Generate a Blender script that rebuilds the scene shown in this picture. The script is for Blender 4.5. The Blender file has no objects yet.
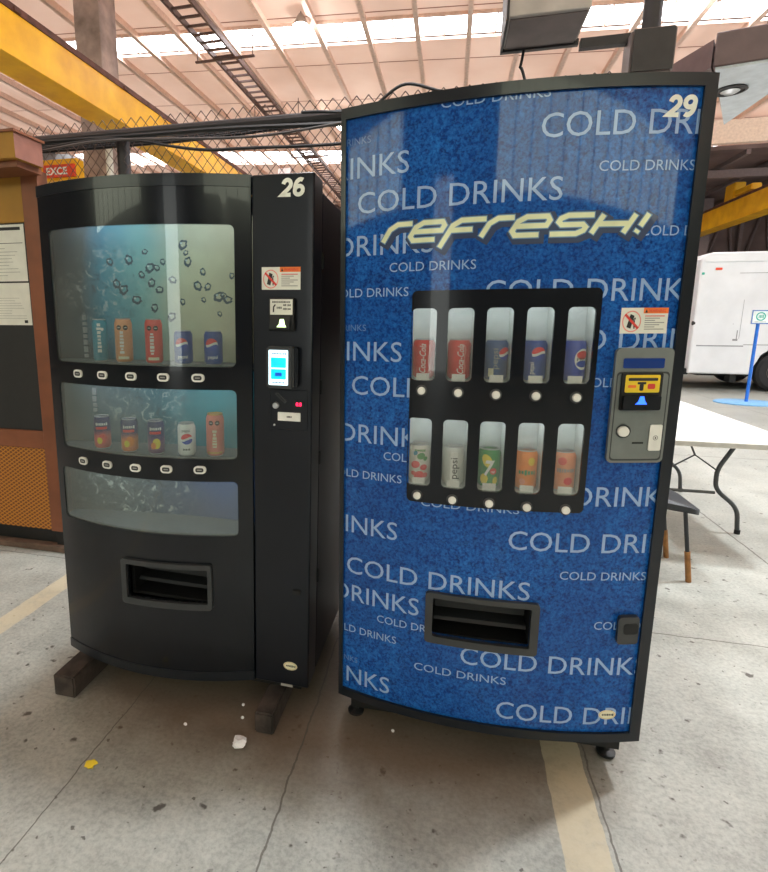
import bpy, bmesh, math, random
from mathutils import Vector, Matrix
from mathutils.geometry import tessellate_polygon
random.seed(7)
scn = bpy.context.scene
COL = scn.collection
PI = math.pi

# ------------------------------------------------------------------ materials
def lin(c):
    return tuple(((v/255)/12.92 if v/255 <= .04045 else ((v/255+.055)/1.055)**2.4) for v in c)

class NT:
    def __init__(s, name):
        s.m = bpy.data.materials.new(name); s.m.use_nodes = True
        s.t = s.m.node_tree; s.t.nodes.clear()
        s.out = s.t.nodes.new('ShaderNodeOutputMaterial')
    def n(s, typ, ins=None, **attrs):
        nd = s.t.nodes.new('ShaderNode'+typ)
        for k, v in attrs.items(): setattr(nd, k, v)
        for k, v in (ins or {}).items(): s.set(nd.inputs[k], v)
        return nd
    def set(s, sock, v):
        if isinstance(v, bpy.types.NodeSocket): s.t.links.new(v, sock)
        elif isinstance(v, tuple) and sock.type == 'RGBA' and len(v) == 3: sock.default_value = (*v, 1)
        else: sock.default_value = v
    def ramp(s, fac, stops):
        r = s.n('ValToRGB', {'Fac': fac}); e = r.color_ramp.elements
        while len(e) < len(stops): e.new(.5)
        for i, (p, c) in enumerate(stops):
            e[i].position = p; e[i].color = (*c, 1) if len(c) == 3 else c
        return r.outputs['Color']
    def mix(s, f, a, b, typ='MIX'):
        nd = s.n('MixRGB', {'Fac': f, 'Color1': a, 'Color2': b}, blend_type=typ); return nd.outputs['Color']
    def math(s, op, a, b=0.0):
        nd = s.n('Math', {0: a, 1: b}, operation=op); return nd.outputs[0]
    def pos(s):
        return s.n('NewGeometry').outputs['Position']
    def obj(s):
        return s.n('TexCoord').outputs['Object']
    def noise(s, vec, scale, detail=3, rough=.55, out='Fac', dist=0):
        return s.n('TexNoise', {'Vector': vec, 'Scale': scale, 'Detail': detail, 'Roughness': rough, 'Distortion': dist}).outputs[out]
    def surf(s, sh):
        s.t.links.new(sh, s.out.inputs['Surface']); return s.m

def P(name, c, rough=.5, metal=0, coat=0, var=.06, scale=14, bump=0, spec=.5, emis=None, estr=0):
    """plain painted / plastic / metal surface with a little procedural wear"""
    k = NT(name); c = lin(c)
    v = k.obj()
    nz = k.noise(v, scale, 4)
    lo = tuple(x*(1-var*2) for x in c); hi = tuple(min(1, x*(1+var*2)) for x in c)
    col = k.ramp(nz, [(.3, lo), (.7, hi)])
    b = k.n('BsdfPrincipled', {'Base Color': col, 'Roughness': rough, 'Metallic': metal, 'Coat Weight': coat, 'Coat Roughness': .04, 'Specular IOR Level': spec})
    if bump:
        b2 = k.n('Bump', {'Height': k.noise(v, scale*4, 3), 'Strength': bump, 'Distance': .004})
        k.t.links.new(b2.outputs[0], b.inputs['Normal'])
    if emis:
        k.set(b.inputs['Emission Color'], lin(emis)); b.inputs['Emission Strength'].default_value = estr
    return k.surf(b.outputs[0])

M = {}
M['black_gloss'] = P('black_gloss', (12, 16, 23), .2, coat=.25, spec=.25, var=.05)
M['black_panel'] = P('black_panel', (14, 18, 26), .30, coat=.1, spec=.3, var=.08, scale=5)
M['black_matte'] = P('black_matte', (20, 21, 23), .55, bump=.1)
M['near_black'] = P('near_black', (9, 9, 10), .6)
M['dark_grey'] = P('dark_grey', (50, 52, 54), .42, bump=.06)
M['frame_black'] = P('frame_black', (20, 25, 32), .28, coat=.15, spec=.35)
M['grey_plastic'] = P('grey_plastic', (112, 118, 116), .42, bump=.05)
M['cabinet_side'] = P('cabinet_side', (34, 34, 42), .42, spec=.25, var=.15, scale=3)
M['white'] = P('white', (232, 232, 226), .45)
M['white_paper'] = P('white_paper', (226, 226, 216), .8, var=.03)
M['ink'] = P('ink', (40, 40, 42), .7)
M['ink_grey'] = P('ink_grey', (150, 150, 146), .7)
M['ink_red'] = P('ink_red', (214, 64, 56), .6)
M['pale_red'] = P('pale_red', (232, 150, 140), .6)
M['orange_ink'] = P('orange_ink', (238, 122, 48), .55)
M['number_white'] = P('number_white', (240, 242, 232), .5)
M['cream'] = P('cream', (228, 224, 192), .4)
M['silver'] = P('silver', (200, 202, 204), .28, metal=.9)
M['chrome'] = P('chrome', (190, 192, 195), .2, metal=1)
M['gold'] = P('gold', (205, 165, 95), .3, metal=.8)
M['yellow_label'] = P('yellow_label', (236, 202, 40), .5)
M['niche'] = P('niche', (206, 211, 206), .6)
M['shelf_grey'] = P('shelf_grey', (96, 102, 100), .5)
M['letter_blue'] = P('letter_blue', (142, 172, 214), .35, coat=.4, var=.04)
M['letter_faint'] = P('letter_faint', (84, 120, 176), .35, coat=.4, var=.04)
M['logo_yellow'] = P('logo_yellow', (222, 228, 186), .4, coat=.3)
M['logo_shadow'] = P('logo_shadow', (20, 44, 84), .4, coat=.3)
M['logo_edge'] = P('logo_edge', (96, 138, 176), .4, coat=.3)
M['lcd_blue'] = P('lcd_blue', (16, 34, 70), .15, coat=.5, emis=(20, 60, 130), estr=.35)
M['glow_blue'] = P('glow_blue', (30, 70, 200), .3, emis=(40, 90, 255), estr=3.0)
M['glow_green'] = P('glow_green', (170, 240, 170), .3, emis=(235, 255, 190), estr=2.2)
M['glow_red'] = P('glow_red', (220, 30, 70), .3, emis=(255, 30, 80), estr=2.6)
M['screen_white'] = P('screen_white', (225, 245, 250), .2, emis=(205, 240, 255), estr=1.3)
M['screen_cyan'] = P('screen_cyan', (10, 185, 215), .2, emis=(0, 195, 225), estr=.9)
M['screen_blue'] = P('screen_blue', (20, 80, 190), .2, emis=(10, 80, 200), estr=.6)
M['steel_dark'] = P('steel_dark', (56, 52, 54), .5, metal=.3, bump=.2)
M['cable_black'] = P('cable_black', (26, 25, 27), .6)
M['cable_grey'] = P('cable_grey', (78, 72, 72), .6)
M['wire'] = P('wire', (92, 72, 66), .5, metal=.4, var=.2, scale=30)
M['crane_yellow'] = P('crane_yellow', (254, 180, 24), .45, var=.1, scale=2.5, bump=.05)
M['rail_rust'] = P('rail_rust', (96, 58, 50), .7, var=.25, scale=6, bump=.2)
M['concrete_col'] = P('concrete_col', (170, 152, 146), .85, var=.2, scale=2.2, bump=.2)
M['purlin'] = P('purlin', (234, 204, 188), .6, var=.05)
M['tray_steel'] = P('tray_steel', (104, 84, 80), .5, metal=.3)
M['sign_red'] = P('sign_red', (226, 72, 40), .5)
M['truck_white'] = P('truck_white', (226, 229, 234), .4, coat=.2, var=.03, scale=2)
M['truck_seam'] = P('truck_seam', (150, 153, 158), .5)
M['rubber'] = P('rubber', (34, 34, 36), .8, bump=.2)
M['post_blue'] = P('post_blue', (32, 108, 206), .4)
M['base_blue'] = P('base_blue', (120, 178, 226), .5)
M['sign_white'] = P('sign_white', (226, 236, 236), .4)
M['sign_green'] = P('sign_green', (60, 176, 160), .4)
M['sign_border'] = P('sign_border', (80, 120, 190), .4)
M['table_white'] = P('table_white', (238, 238, 236), .5, var=.02, bump=.04)
M['table_edge'] = P('table_edge', (205, 203, 196), .6)
M['leg_grey'] = P('leg_grey', (74, 76, 78), .4, metal=.3)
M['chair_black'] = P('chair_black', (40, 42, 47), .45, bump=.1)
M['wood_tip'] = P('wood_tip', (150, 104, 56), .7, var=.2, scale=20, bump=.2)
M['skid_wood'] = P('skid_wood', (66, 58, 54), .85, var=.3, scale=12, bump=.5)
M['board_brown'] = P('board_brown', (128, 74, 46), .5, var=.12, scale=4, bump=.06)
M['board_olive'] = P('board_olive', (164, 118, 36), .55, var=.1, scale=3)
M['board_black'] = P('board_black', (30, 30, 31), .5)
M['board_pink'] = P('board_pink', (150, 100, 86), .5)
M['kerb'] = P('kerb', (104, 84, 72), .85, var=.2, scale=8, bump=.3)
M['box_grey'] = P('box_grey', (186, 178, 174), .45, metal=.2, var=.1, scale=6)
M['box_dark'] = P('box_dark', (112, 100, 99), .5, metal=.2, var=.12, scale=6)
M['hood_white'] = P('hood_white', (210, 216, 222), .5)
M['hood_brown'] = P('hood_brown', (104, 84, 84), .5)
M['pipe_white'] = P('pipe_white', (232, 232, 226), .5)
M['far_wall'] = P('far_wall', (112, 94, 92), .85, var=.25, scale=.5)
M['side_wall'] = P('side_wall', (112, 108, 106), .85, var=.1, scale=.4)
M['beam_pale'] = P('beam_pale', (244, 224, 208), .6)
M['steel_mauve'] = P('steel_mauve', (120, 104, 104), .6)
M['scrap_yellow'] = P('scrap_yellow', (240, 216, 60), .7)
M['tissue'] = P('tissue', (236, 238, 242), .9)

def emission(name, c, s):
    k = NT(name); e = k.n('Emission', {'Color': lin(c), 'Strength': s}); return k.surf(e.outputs[0])
M['skylight'] = emission('skylight_panel', (246, 250, 255), 8.5)
M['rear_glow'] = emission('rear_glow_panel', (226, 232, 206), 6.0)
M['skylight_dimmed'] = emission('skylight_dimmed', (246, 250, 255), 2.0)  # unseen rear skylight, dimmed to keep the machine fronts dark
M['doorway_glow'] = emission('doorway_glow_panel', (240, 244, 238), 3.6)
M['lamp'] = emission('lamp_lens', (255, 244, 236), 60.0)
M['tube'] = emission('display_tube', (235, 245, 255), 12.0)
M['strip'] = emission('niche_strip', (240, 246, 255), 13.0)

def glass(name, tint=(1, 1, 1), haze=.04, hazecol=(170, 175, 170), rough=.02):
    k = NT(name)
    tr = k.n('BsdfTransparent', {'Color': tint}); gl = k.n('BsdfGlossy', {'Color': (1, 1, 1), 'Roughness': rough})
    df = k.n('BsdfDiffuse', {'Color': lin(hazecol)})
    dirt = k.math('MULTIPLY', k.noise(k.obj(), 7, 4), haze*2)
    a = k.n('MixShader', {0: dirt, 1: tr.outputs[0], 2: df.outputs[0]})
    geo = k.n('NewGeometry'); dt = k.n('VectorMath', {0: geo.outputs['Incoming'], 1: geo.outputs['Normal']}, operation='DOT_PRODUCT').outputs['Value']
    f5 = k.math('POWER', k.math('SUBTRACT', 1.0, k.math('ABSOLUTE', dt)), 5.0); f2 = k.math('ADD', k.math('MULTIPLY', f5, .9), .035)
    b = k.n('MixShader', {0: f2, 1: a.outputs[0], 2: gl.outputs[0]})
    return k.surf(b.outputs[0])
M['display_glass'] = glass('display_glass', (.86, .9, .9), .10)
M['niche_glass'] = glass('niche_glass', (.95, .96, .96), .10)

def mat_floor():
    k = NT('worn_concrete'); p = k.pos(); xyz = k.n('SeparateXYZ', {0: p}); X, Y = xyz.outputs[0], xyz.outputs[1]
    big = k.noise(p, .9, 5, .6); mid = k.noise(p, 4.5, 6, .65); fine = k.noise(p, 60, 4, .7)
    c = k.ramp(big, [(.32, lin((132, 138, 134))), (.5, lin((156, 161, 155))), (.68, lin((180, 182, 174)))])
    c = k.mix(.55, c, k.ramp(mid, [(.3, lin((112, 117, 112))), (.55, lin((166, 170, 163))), (.75, lin((188, 189, 181)))]))
    c = k.mix(.22, c, k.ramp(fine, [(.35, lin((96, 96, 90))), (.6, lin((206, 204, 196)))]))
    # dark oily spots
    sp = k.noise(p, 16, 3, .5); c = k.mix(k.ramp(sp, [(.66, (0, 0, 0)), (.72, (1, 1, 1))]), c, lin((78, 76, 70)))
    sp2 = k.noise(p, 41, 2, .5); c = k.mix(k.ramp(sp2, [(.70, (0, 0, 0)), (.74, (.8, .8, .8))]), c, lin((70, 66, 60)))
    # rusty brown dirt round the machine feet, stretched and darkened to paint in their shade
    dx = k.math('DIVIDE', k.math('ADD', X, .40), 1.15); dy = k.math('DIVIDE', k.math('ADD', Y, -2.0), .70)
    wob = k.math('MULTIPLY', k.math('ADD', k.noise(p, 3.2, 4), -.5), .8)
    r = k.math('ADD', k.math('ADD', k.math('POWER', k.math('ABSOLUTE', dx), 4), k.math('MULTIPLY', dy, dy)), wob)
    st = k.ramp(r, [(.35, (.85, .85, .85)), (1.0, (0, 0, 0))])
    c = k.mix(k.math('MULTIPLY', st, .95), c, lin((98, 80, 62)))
    # expansion joints
    wv = k.math('MULTIPLY', k.math('ADD', k.noise(p, 2.6, 5, .6), -.5), .05)
    wv2 = k.math('MULTIPLY', k.math('ADD', k.noise(p, 11, 4, .6), -.5), .02)
    def line(coord, at, hw, wob):
        d = k.math('ABSOLUTE', k.math('ADD', k.math('ADD', coord, wob), -at))
        return k.math('LESS_THAN', d, hw)
    jn = line(X, -1.108, .0022, wv2)
    jn = k.math('MAXIMUM', jn, line(X, -.43, .0032, k.math('ADD', wv, wv2)))
    jn = k.math('MAXIMUM', jn, line(Y, 2.645, .0035, wv2))
    for a in (6.6, 10.6, 14.6): jn = k.math('MAXIMUM', jn, line(Y, a, .008, wv2))
    for a in (1.95, 4.95, 7.95): jn = k.math('MAXIMUM', jn, line(X, a, .006, wv2))
    jn = k.math('MAXIMUM', jn, line(X, .515, .003, wv2))
    # worn painted lane lines
    def band(coord, a, b):
        return k.math('MULTIPLY', k.math('GREATER_THAN', coord, a), k.math('LESS_THAN', coord, b))
    X2 = k.math('ADD', X, wv2)
    ln = k.math('MAXIMUM', band(X2, .375, .50), band(X2, -2.08, -1.965))
    ln = k.math('MULTIPLY', ln, k.ramp(k.noise(p, 9, 5, .7), [(.25, (.45, .45, .45)), (.5, (.92, .92, .92))]))
    c = k.mix(k.math('MULTIPLY', ln, .8), c, lin((198, 187, 158)))
    c = k.mix(k.math('MULTIPLY', jn, .8), c, lin((84, 80, 74)))
    rg = k.ramp(mid, [(.3, (.32, .32, .32)), (.7, (.55, .55, .55))])
    bmp = k.n('Bump', {'Height': fine, 'Strength': .12, 'Distance': .004})
    b = k.n('BsdfPrincipled', {'Base Color': c, 'Roughness': rg, 'Normal': bmp.outputs[0]})
    return k.surf(b.outputs[0])
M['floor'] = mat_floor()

def mat_roof():
    k = NT('roof_sheet'); p = k.pos()
    c = k.ramp(k.noise(p, .6, 4), [(.3, lin((228, 207, 195))), (.7, lin((239, 222, 212)))])
    y = k.n('SeparateXYZ', {0: p}).outputs[1]
    seam = k.math('LESS_THAN', k.math('ABSOLUTE', k.math('ADD', k.math('FRACT', k.math('DIVIDE', y, 2.4)), -.5)), .008)
    c = k.mix(seam, c, lin((150, 110, 96)))
    d = k.n('BsdfDiffuse', {'Color': c}); t = k.n('BsdfTranslucent', {'Color': c})
    a = k.n('MixShader', {0: .34, 1: d.outputs[0], 2: t.outputs[0]})
    return k.surf(a.outputs[0])
M['roof'] = mat_roof()

def mat_ice():
    """blue crushed-ice print"""
    k = NT('ice_print'); v = k.obj()
    v2 = k.n('Mapping', {'Vector': v, 'Scale': (1, .3, 1)}).outputs[0]
    n1 = k.noise(v2, 46, 4, .6, dist=.4); n2 = k.noise(v2, 120, 3, .6, dist=.4)
    big = k.noise(v2, 2.2, 3)
    c = k.ramp(n1, [(.34, lin((0, 38, 98))), (.5, lin((0, 68, 148))), (.68, lin((20, 102, 186)))])
    c = k.mix(.4, c, k.ramp(n2, [(.38, lin((0, 36, 104))), (.6, lin((44, 128, 214)))]))
    c = k.mix(k.ramp(big, [(.4, (0, 0, 0)), (.62, (.4, .4, .4))]), c, lin((6, 50, 120)))
    bmp = k.n('Bump', {'Height': n1, 'Strength': .6, 'Distance': .006})
    b = k.n('BsdfPrincipled', {'Base Color': c, 'Roughness': .45, 'Specular IOR Level': .12, 'Coat Weight': .45, 'Coat Roughness': .05, 'Normal': bmp.outputs[0]})
    return k.surf(b.outputs[0])
M['ice_print'] = mat_ice()

def mat_poster(name, stops, splash, scale):
    """printed water backdrop: colour fields left to right, one painting a reflection, with frothy splash marks"""
    k = NT(name); v = k.obj(); x = k.n('SeparateXYZ', {0: v}).outputs[0]
    f = k.math('ADD', k.math('DIVIDE', k.math('ADD', x, .5), .8), k.math('MULTIPLY', k.math('ADD', k.noise(v, 3, 3), -.5), .25))
    c = k.ramp(f, [(p, lin(q)) for p, q in stops])
    sx, sz, sr, amt = splash
    d = k.n('VectorMath', {0: v, 1: (sx, .13, sz)}, operation='DISTANCE').outputs['Value']
    msk = k.ramp(k.math('DIVIDE', d, sr), [(.4, (1, 1, 1)), (1, (0, 0, 0))])
    w = k.noise(v, scale, 5, .7, dist=1.6)
    c = k.mix(k.math('MULTIPLY', msk, k.ramp(w, [(.55, (0, 0, 0)), (.62, (amt,)*3)])), c, lin((206, 216, 214)))
    c = k.mix(k.math('MULTIPLY', msk, k.ramp(w, [(.38, (amt,)*3), (.45, (0, 0, 0))])), c, lin((24, 40, 48)))
    b = k.n('BsdfPrincipled', {'Base Color': c, 'Roughness': .5})
    return k.surf(b.outputs[0])

def mat_mesh():
    k = NT('yellow_expanded_mesh'); v = k.obj(); s = k.n('SeparateXYZ', {0: v}); a = s.outputs[0]; b_ = s.outputs[2]
    u = k.math('ADD', k.math('MULTIPLY', a, 26), k.math('MULTIPLY', b_, 40)); w = k.math('SUBTRACT', k.math('MULTIPLY', a, 26), k.math('MULTIPLY', b_, 40))
    h = k.math('MULTIPLY', k.math('GREATER_THAN', k.math('FRACT', u), .3), k.math('GREATER_THAN', k.math('FRACT', w), .3))
    c = k.mix(h, lin((196, 128, 40)), lin((112, 62, 22)))
    b = k.n('BsdfPrincipled', {'Base Color': c, 'Roughness': .55})
    return k.surf(b.outputs[0])
M['yellow_mesh'] = mat_mesh()

# ------------------------------------------------------------------ mesh helpers
class MB:
    """collects shapes and links them as ONE mesh object"""
    def __init__(s):
        s.bm = bmesh.new(); s.mats = []; s.cur = 0
    def use(s, m):
        if m not in s.mats: s.mats.append(m)
        s.cur = s.mats.index(m); return s
    def face(s, pts):
        f = s.bm.faces.new([s.bm.verts.new(p) for p in pts]); f.material_index = s.cur; return f
    def box(s, x0, x1, y0, y1, z0, z1, bev=0, mtx=None):
        b = bmesh.new(); bmesh.ops.create_cube(b, size=1)
        for v in b.verts: v.co = Vector((x0+(v.co.x+.5)*(x1-x0), y0+(v.co.y+.5)*(y1-y0), z0+(v.co.z+.5)*(z1-z0)))
        if bev: bmesh.ops.bevel(b, geom=b.edges[:], offset=bev, segments=2, affect='EDGES')
        s.add(b, mtx); return s
    def add(s, b, mtx=None, fn=None, keep=False):
        vm = {}
        for v in b.verts:
            co = fn(v.co) if fn else v.co
            if mtx is not None: co = mtx @ Vector(co)
            vm[v] = s.bm.verts.new(co)
        for f in b.faces:
            try: nf = s.bm.faces.new([vm[v] for v in f.verts])
            except ValueError: continue
            nf.material_index = s.cur; nf.smooth = f.smooth
        if not keep: b.free()
        return s
    def tube(s, pts, r, seg=8, caps=True):
        pts = [Vector(p) for p in pts]; rings = []; n0 = None
        for i, p in enumerate(pts):
            t = (pts[min(i+1, len(pts)-1)]-pts[max(i-1, 0)]).normalized()
            a = Vector((0, 0, 1)) if abs(t.z) < .9 else Vector((1, 0, 0))
            if n0 is None: n0 = t.cross(a).normalized()
            n0 = (n0-t*n0.dot(t)).normalized(); b = t.cross(n0)
            rr = r[i] if isinstance(r, (list, tuple)) else r
            rings.append([s.bm.verts.new(p+(n0*math.cos(2*PI*k/seg)+b*math.sin(2*PI*k/seg))*rr) for k in range(seg)])
        for A, B in zip(rings, rings[1:]):
            for k in range(seg):
                f = s.bm.faces.new((A[k], A[(k+1) % seg], B[(k+1) % seg], B[k])); f.material_index = s.cur; f.smooth = True
        if caps:
            for R_ in (rings[0], rings[-1]):
                f = s.bm.faces.new(R_); f.material_index = s.cur
        return s
    def lathe(s, prof, seg=24, mtx=None, zone=None):
        """prof: (r, z) list about z"""
        rings = []
        for r, z in prof:
            rg = []
            for k in range(seg):
                co = Vector((r*math.cos(2*PI*k/seg), r*math.sin(2*PI*k/seg), z))
                rg.append(s.bm.verts.new(mtx @ co if mtx is not None else co))
            rings.append(rg)
        for A, B in zip(rings, rings[1:]):
            for k in range(seg):
                f = s.bm.faces.new((A[k], A[(k+1) % seg], B[(k+1) % seg], B[k])); f.material_index = s.cur; f.smooth = True
        for R_ in (rings[0], rings[-1]):
            f = s.bm.faces.new(R_); f.material_index = s.cur
        return s
    def prism(s, poly, y0, y1, axis='y', mtx=None):
        """poly: 2D outline extruded along an axis; (u,v) are the other two axes in order"""
        def co(u, v, w): return {'y': (u, w, v), 'x': (w, u, v), 'z': (u, v, w)}[axis]
        b = bmesh.new()
        A = [b.verts.new(co(u, v, y0)) for u, v in poly]; B = [b.verts.new(co(u, v, y1)) for u, v in poly]
        b.faces.new(A); b.faces.new(B[::-1])
        for i in range(len(poly)):
            j = (i+1) % len(poly); b.faces.new((A[i], A[j], B[j], B[i]))
        s.add(b, mtx); return s
    def build(s, name, parent=None, smooth=True, bevel=0, ang=32):
        bm = s.bm
        bmesh.ops.recalc_face_normals(bm, faces=bm.faces)
        me = bpy.data.meshes.new(name); bm.to_mesh(me); bm.free()
        for m in s.mats: me.materials.append(M[m] if isinstance(m, str) else m)
        if smooth:
            me.polygons.foreach_set('use_smooth', [True]*len(me.polygons)); me.set_sharp_from_angle(angle=math.radians(ang))
        o = bpy.data.objects.new(name, me); COL.objects.link(o)
        if parent: o.parent = parent
        if bevel:
            md = o.modifiers.new('edge', 'BEVEL'); md.width = bevel; md.segments = 2; md.limit_method = 'ANGLE'; md.angle_limit = .9
        return o

def tag(o, label=None, cat=None, group=None, kind=None):
    if label: o['label'] = label
    if cat: o['category'] = cat
    if group: o['group'] = group
    if kind: o['kind'] = kind
    return o
def thing(name, label, cat, loc=(0, 0, 0), rot=(0, 0, 0), group=None):
    o = bpy.data.objects.new(name, None); COL.objects.link(o); o.empty_display_size = .1
    o.location = loc; o.rotation_euler = rot
    return tag(o, label, cat, group)

# 2D shapes (bmesh in the xy plane) that get mapped onto panels, cans and plates
def flat(loops):
    b = bmesh.new(); vs = [b.verts.new((x, y, 0)) for lp in loops for x, y in lp]
    for t in tessellate_polygon([[Vector((x, y, 0)) for x, y in lp] for lp in loops]):
        try: b.faces.new([vs[i] for i in t])
        except ValueError: pass
    return b
def rrect(x0, x1, z0, z1, r, n=6):
    pts = []
    for cx, cz, a in ((x1-r, z1-r, 0), (x0+r, z1-r, PI/2), (x0+r, z0+r, PI), (x1-r, z0+r, 1.5*PI)):
        for k in range(n+1):
            t = a+PI/2*k/n; pts.append((cx+r*math.cos(t), cz+r*math.sin(t)))
    return pts
def rquad(c, r, n=5):
    """rounded polygon through four given corners"""
    pts = []; c = [Vector(p) for p in c]
    for i in range(4):
        p, a, b = c[i], c[i-1], c[(i+1) % 4]
        A = p+(a-p).normalized()*r; B = p+(b-p).normalized()*r
        for k in range(n+1):
            t = k/n; q = A*(1-t)**2+p*2*t*(1-t)+B*t*t; pts.append((q.x, q.y))
    return pts
def rect(x0, x1, z0, z1): return [(x0, z0), (x1, z0), (x1, z1), (x0, z1)]
def ell(cx, cz, rx, rz, n=24, rot=0):
    return [(cx+rx*math.cos(2*PI*k/n)*math.cos(rot)-rz*math.sin(2*PI*k/n)*math.sin(rot), cz+rx*math.cos(2*PI*k/n)*math.sin(rot)+rz*math.sin(2*PI*k/n)*math.cos(rot)) for k in range(n)]
def slicex(b, step, axis=0):
    xs = [v.co[axis] for v in b.verts]
    if not xs: return b
    k0, k1 = math.floor(min(xs)/step)+1, math.ceil(max(xs)/step)
    no = [0, 0, 0]; no[axis] = 1
    for k in range(k0, k1):
        co = [0, 0, 0]; co[axis] = k*step
        bmesh.ops.bisect_plane(b, geom=b.verts[:]+b.edges[:]+b.faces[:], plane_co=co, plane_no=no, dist=1e-6)
    return b
def clip(b, x0, x1, z0, z1):
    for co, no in (((x0, 0, 0), (-1, 0, 0)), ((x1, 0, 0), (1, 0, 0)), ((0, z0, 0), (0, -1, 0)), ((0, z1, 0), (0, 1, 0))):
        bmesh.ops.bisect_plane(b, geom=b.verts[:]+b.edges[:]+b.faces[:], plane_co=co, plane_no=no, clear_outer=True)
    return b
def thick(b, t):
    r = bmesh.ops.extrude_face_region(b, geom=b.faces[:], use_keep_orig=True)
    for v in r['geom']:
        if isinstance(v, bmesh.types.BMVert): v.co.z += t
    return b
_txt = {}
def text(s, off=0, res=3):
    """outline of a word in Blender's built-in font, cap height 1, starting at x=0: (verts, faces, width)"""
    if (s, off) not in _txt:
        c = bpy.data.curves.new('w', 'FONT'); c.body = s; c.size = 1; c.offset = off; c.resolution_u = res; c.fill_mode = 'FRONT'
        o = bpy.data.objects.new('w', c); COL.objects.link(o)
        dg = bpy.context.evaluated_depsgraph_get(); me = bpy.data.meshes.new_from_object(o.evaluated_get(dg))
        vs = [v.co.copy() for v in me.vertices]; fs = [tuple(p.vertices) for p in me.polygons]
        bpy.data.objects.remove(o); bpy.data.curves.remove(c); bpy.data.meshes.remove(me)
        x0 = min(v.x for v in vs); x1 = max(v.x for v in vs); cap = .727
        _txt[(s, off)] = ([((v.x-x0)/cap, v.y/cap) for v in vs], fs, (x1-x0)/cap)
    return _txt[(s, off)]
def text2d(s, x, z, h, w=None, off=0, shear=0, anchor='l', rot=0):
    vs, fs, wd = text(s, off)
    sx = (w/wd) if w else h
    x0 = {'l': x, 'r': x-wd*sx, 'c': x-wd*sx/2}[anchor]
    b = bmesh.new(); bv = []
    for a, c in vs:
        u, v = a*sx+c*h*shear, c*h
        if anchor == 'c': u, v = u-wd*sx/2, v-h/2
        if rot: u, v = u*math.cos(rot)-v*math.sin(rot), u*math.sin(rot)+v*math.cos(rot)
        bv.append(b.verts.new(((x if anchor == 'c' else x0)+u, z+v, 0)))
    for f in fs:
        try: b.faces.new([bv[i] for i in f])
        except ValueError: pass
    return b
def scribble(x, z, w, h, n=7, vert=False, seed=0):
    """small print too fine to read: uneven little bars"""
    rnd = random.Random(seed+int(1e4*(abs(x)+abs(z)))); b = bmesh.new(); u = -w/2
    while u < w/2:
        c = w/n*rnd.uniform(.5, .9); hh = h*rnd.uniform(.6, 1)/2
        pts = [(u, -hh), (u+c, -hh), (u+c, hh), (u, hh)]
        if vert: pts = [(-q, p) for p, q in pts]
        b.faces.new([b.verts.new((x+p, z+q, 0)) for p, q in pts]); u += c+w/n*.28
    return b
def stroke2d(pts, w, closed=False):
    """ribbon of width w along a polyline with mitred corners"""
    pts = [Vector(p) for p in pts]; b = bmesh.new(); L, R_ = [], []
    for i, p in enumerate(pts):
        d0 = (p-pts[i-1]).normalized() if i else None; d1 = (pts[i+1]-p).normalized() if i < len(pts)-1 else None
        d0 = d0 or d1; d1 = d1 or d0
        n0, n1 = Vector((-d0.y, d0.x)), Vector((-d1.y, d1.x)); m = (n0+n1).normalized(); k = w/2/max(.4, m.dot(n0))
        L.append(b.verts.new((*(p+m*k), 0))); R_.append(b.verts.new((*(p-m*k), 0)))
    for i in range(len(pts)-1): b.faces.new((L[i], L[i+1], R_[i+1], R_[i]))
    return b

# ------------------------------------------------------------------ the dark vending machine (26)
LW, LXD, LB = .9979, .7930, .0821          # width, width of the bowed door, bow depth
LZ0, LZ1, LDEP = .1389, 1.8936, .84
def bow_l(x):
    s = min(1, max(0, (x+LW/2)/LXD)); return -LB*(1-(2*s-1)**2)
def map_l(d): return lambda c: Vector((c.x, bow_l(c.x)+d+c.z, c.y))
RW, RB, RZ0, RZ1, RDEP = .9670, .0788, .1393, 2.0595, .86
def bow_r(x):
    s = min(1, max(0, (x+RW/2)/RW)); return -RB*(1-(2*s-1)**2)
def map_r(d): return lambda c: Vector((c.x, bow_r(c.x)+d+c.z, c.y))

def bowed(mb, loops, fn, t=0, step=.025):
    b = slicex(flat(loops), step)
    if t: thick(b, t)
    mb.add(b, fn=fn)
def decal(mb, b, fn, step=.03):
    mb.add(slicex(b, step), fn=fn)
def avg_rect(c):
    (a, b), (c1, d), (e, f), (g, h) = c
    return ((a+g)/2, (c1+e)/2, (f+h)/2, (b+d)/2)     # x0 x1 z0 z1

ML = thing('vending_machine', 'black curved-front drinks machine numbered 26 with three display windows', 'vending machine', (-.9343, 1.6882, 0), (0, .00926, -.00727))
MR = thing('vending_machine', 'tall blue drinks machine numbered 29 printed with cold drinks lettering', 'vending machine', (.1612, 1.7020, 0), (0, -.00842, .00752))
xL0, xLs, xL1 = -LW/2, -LW/2+LXD, LW/2

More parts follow.
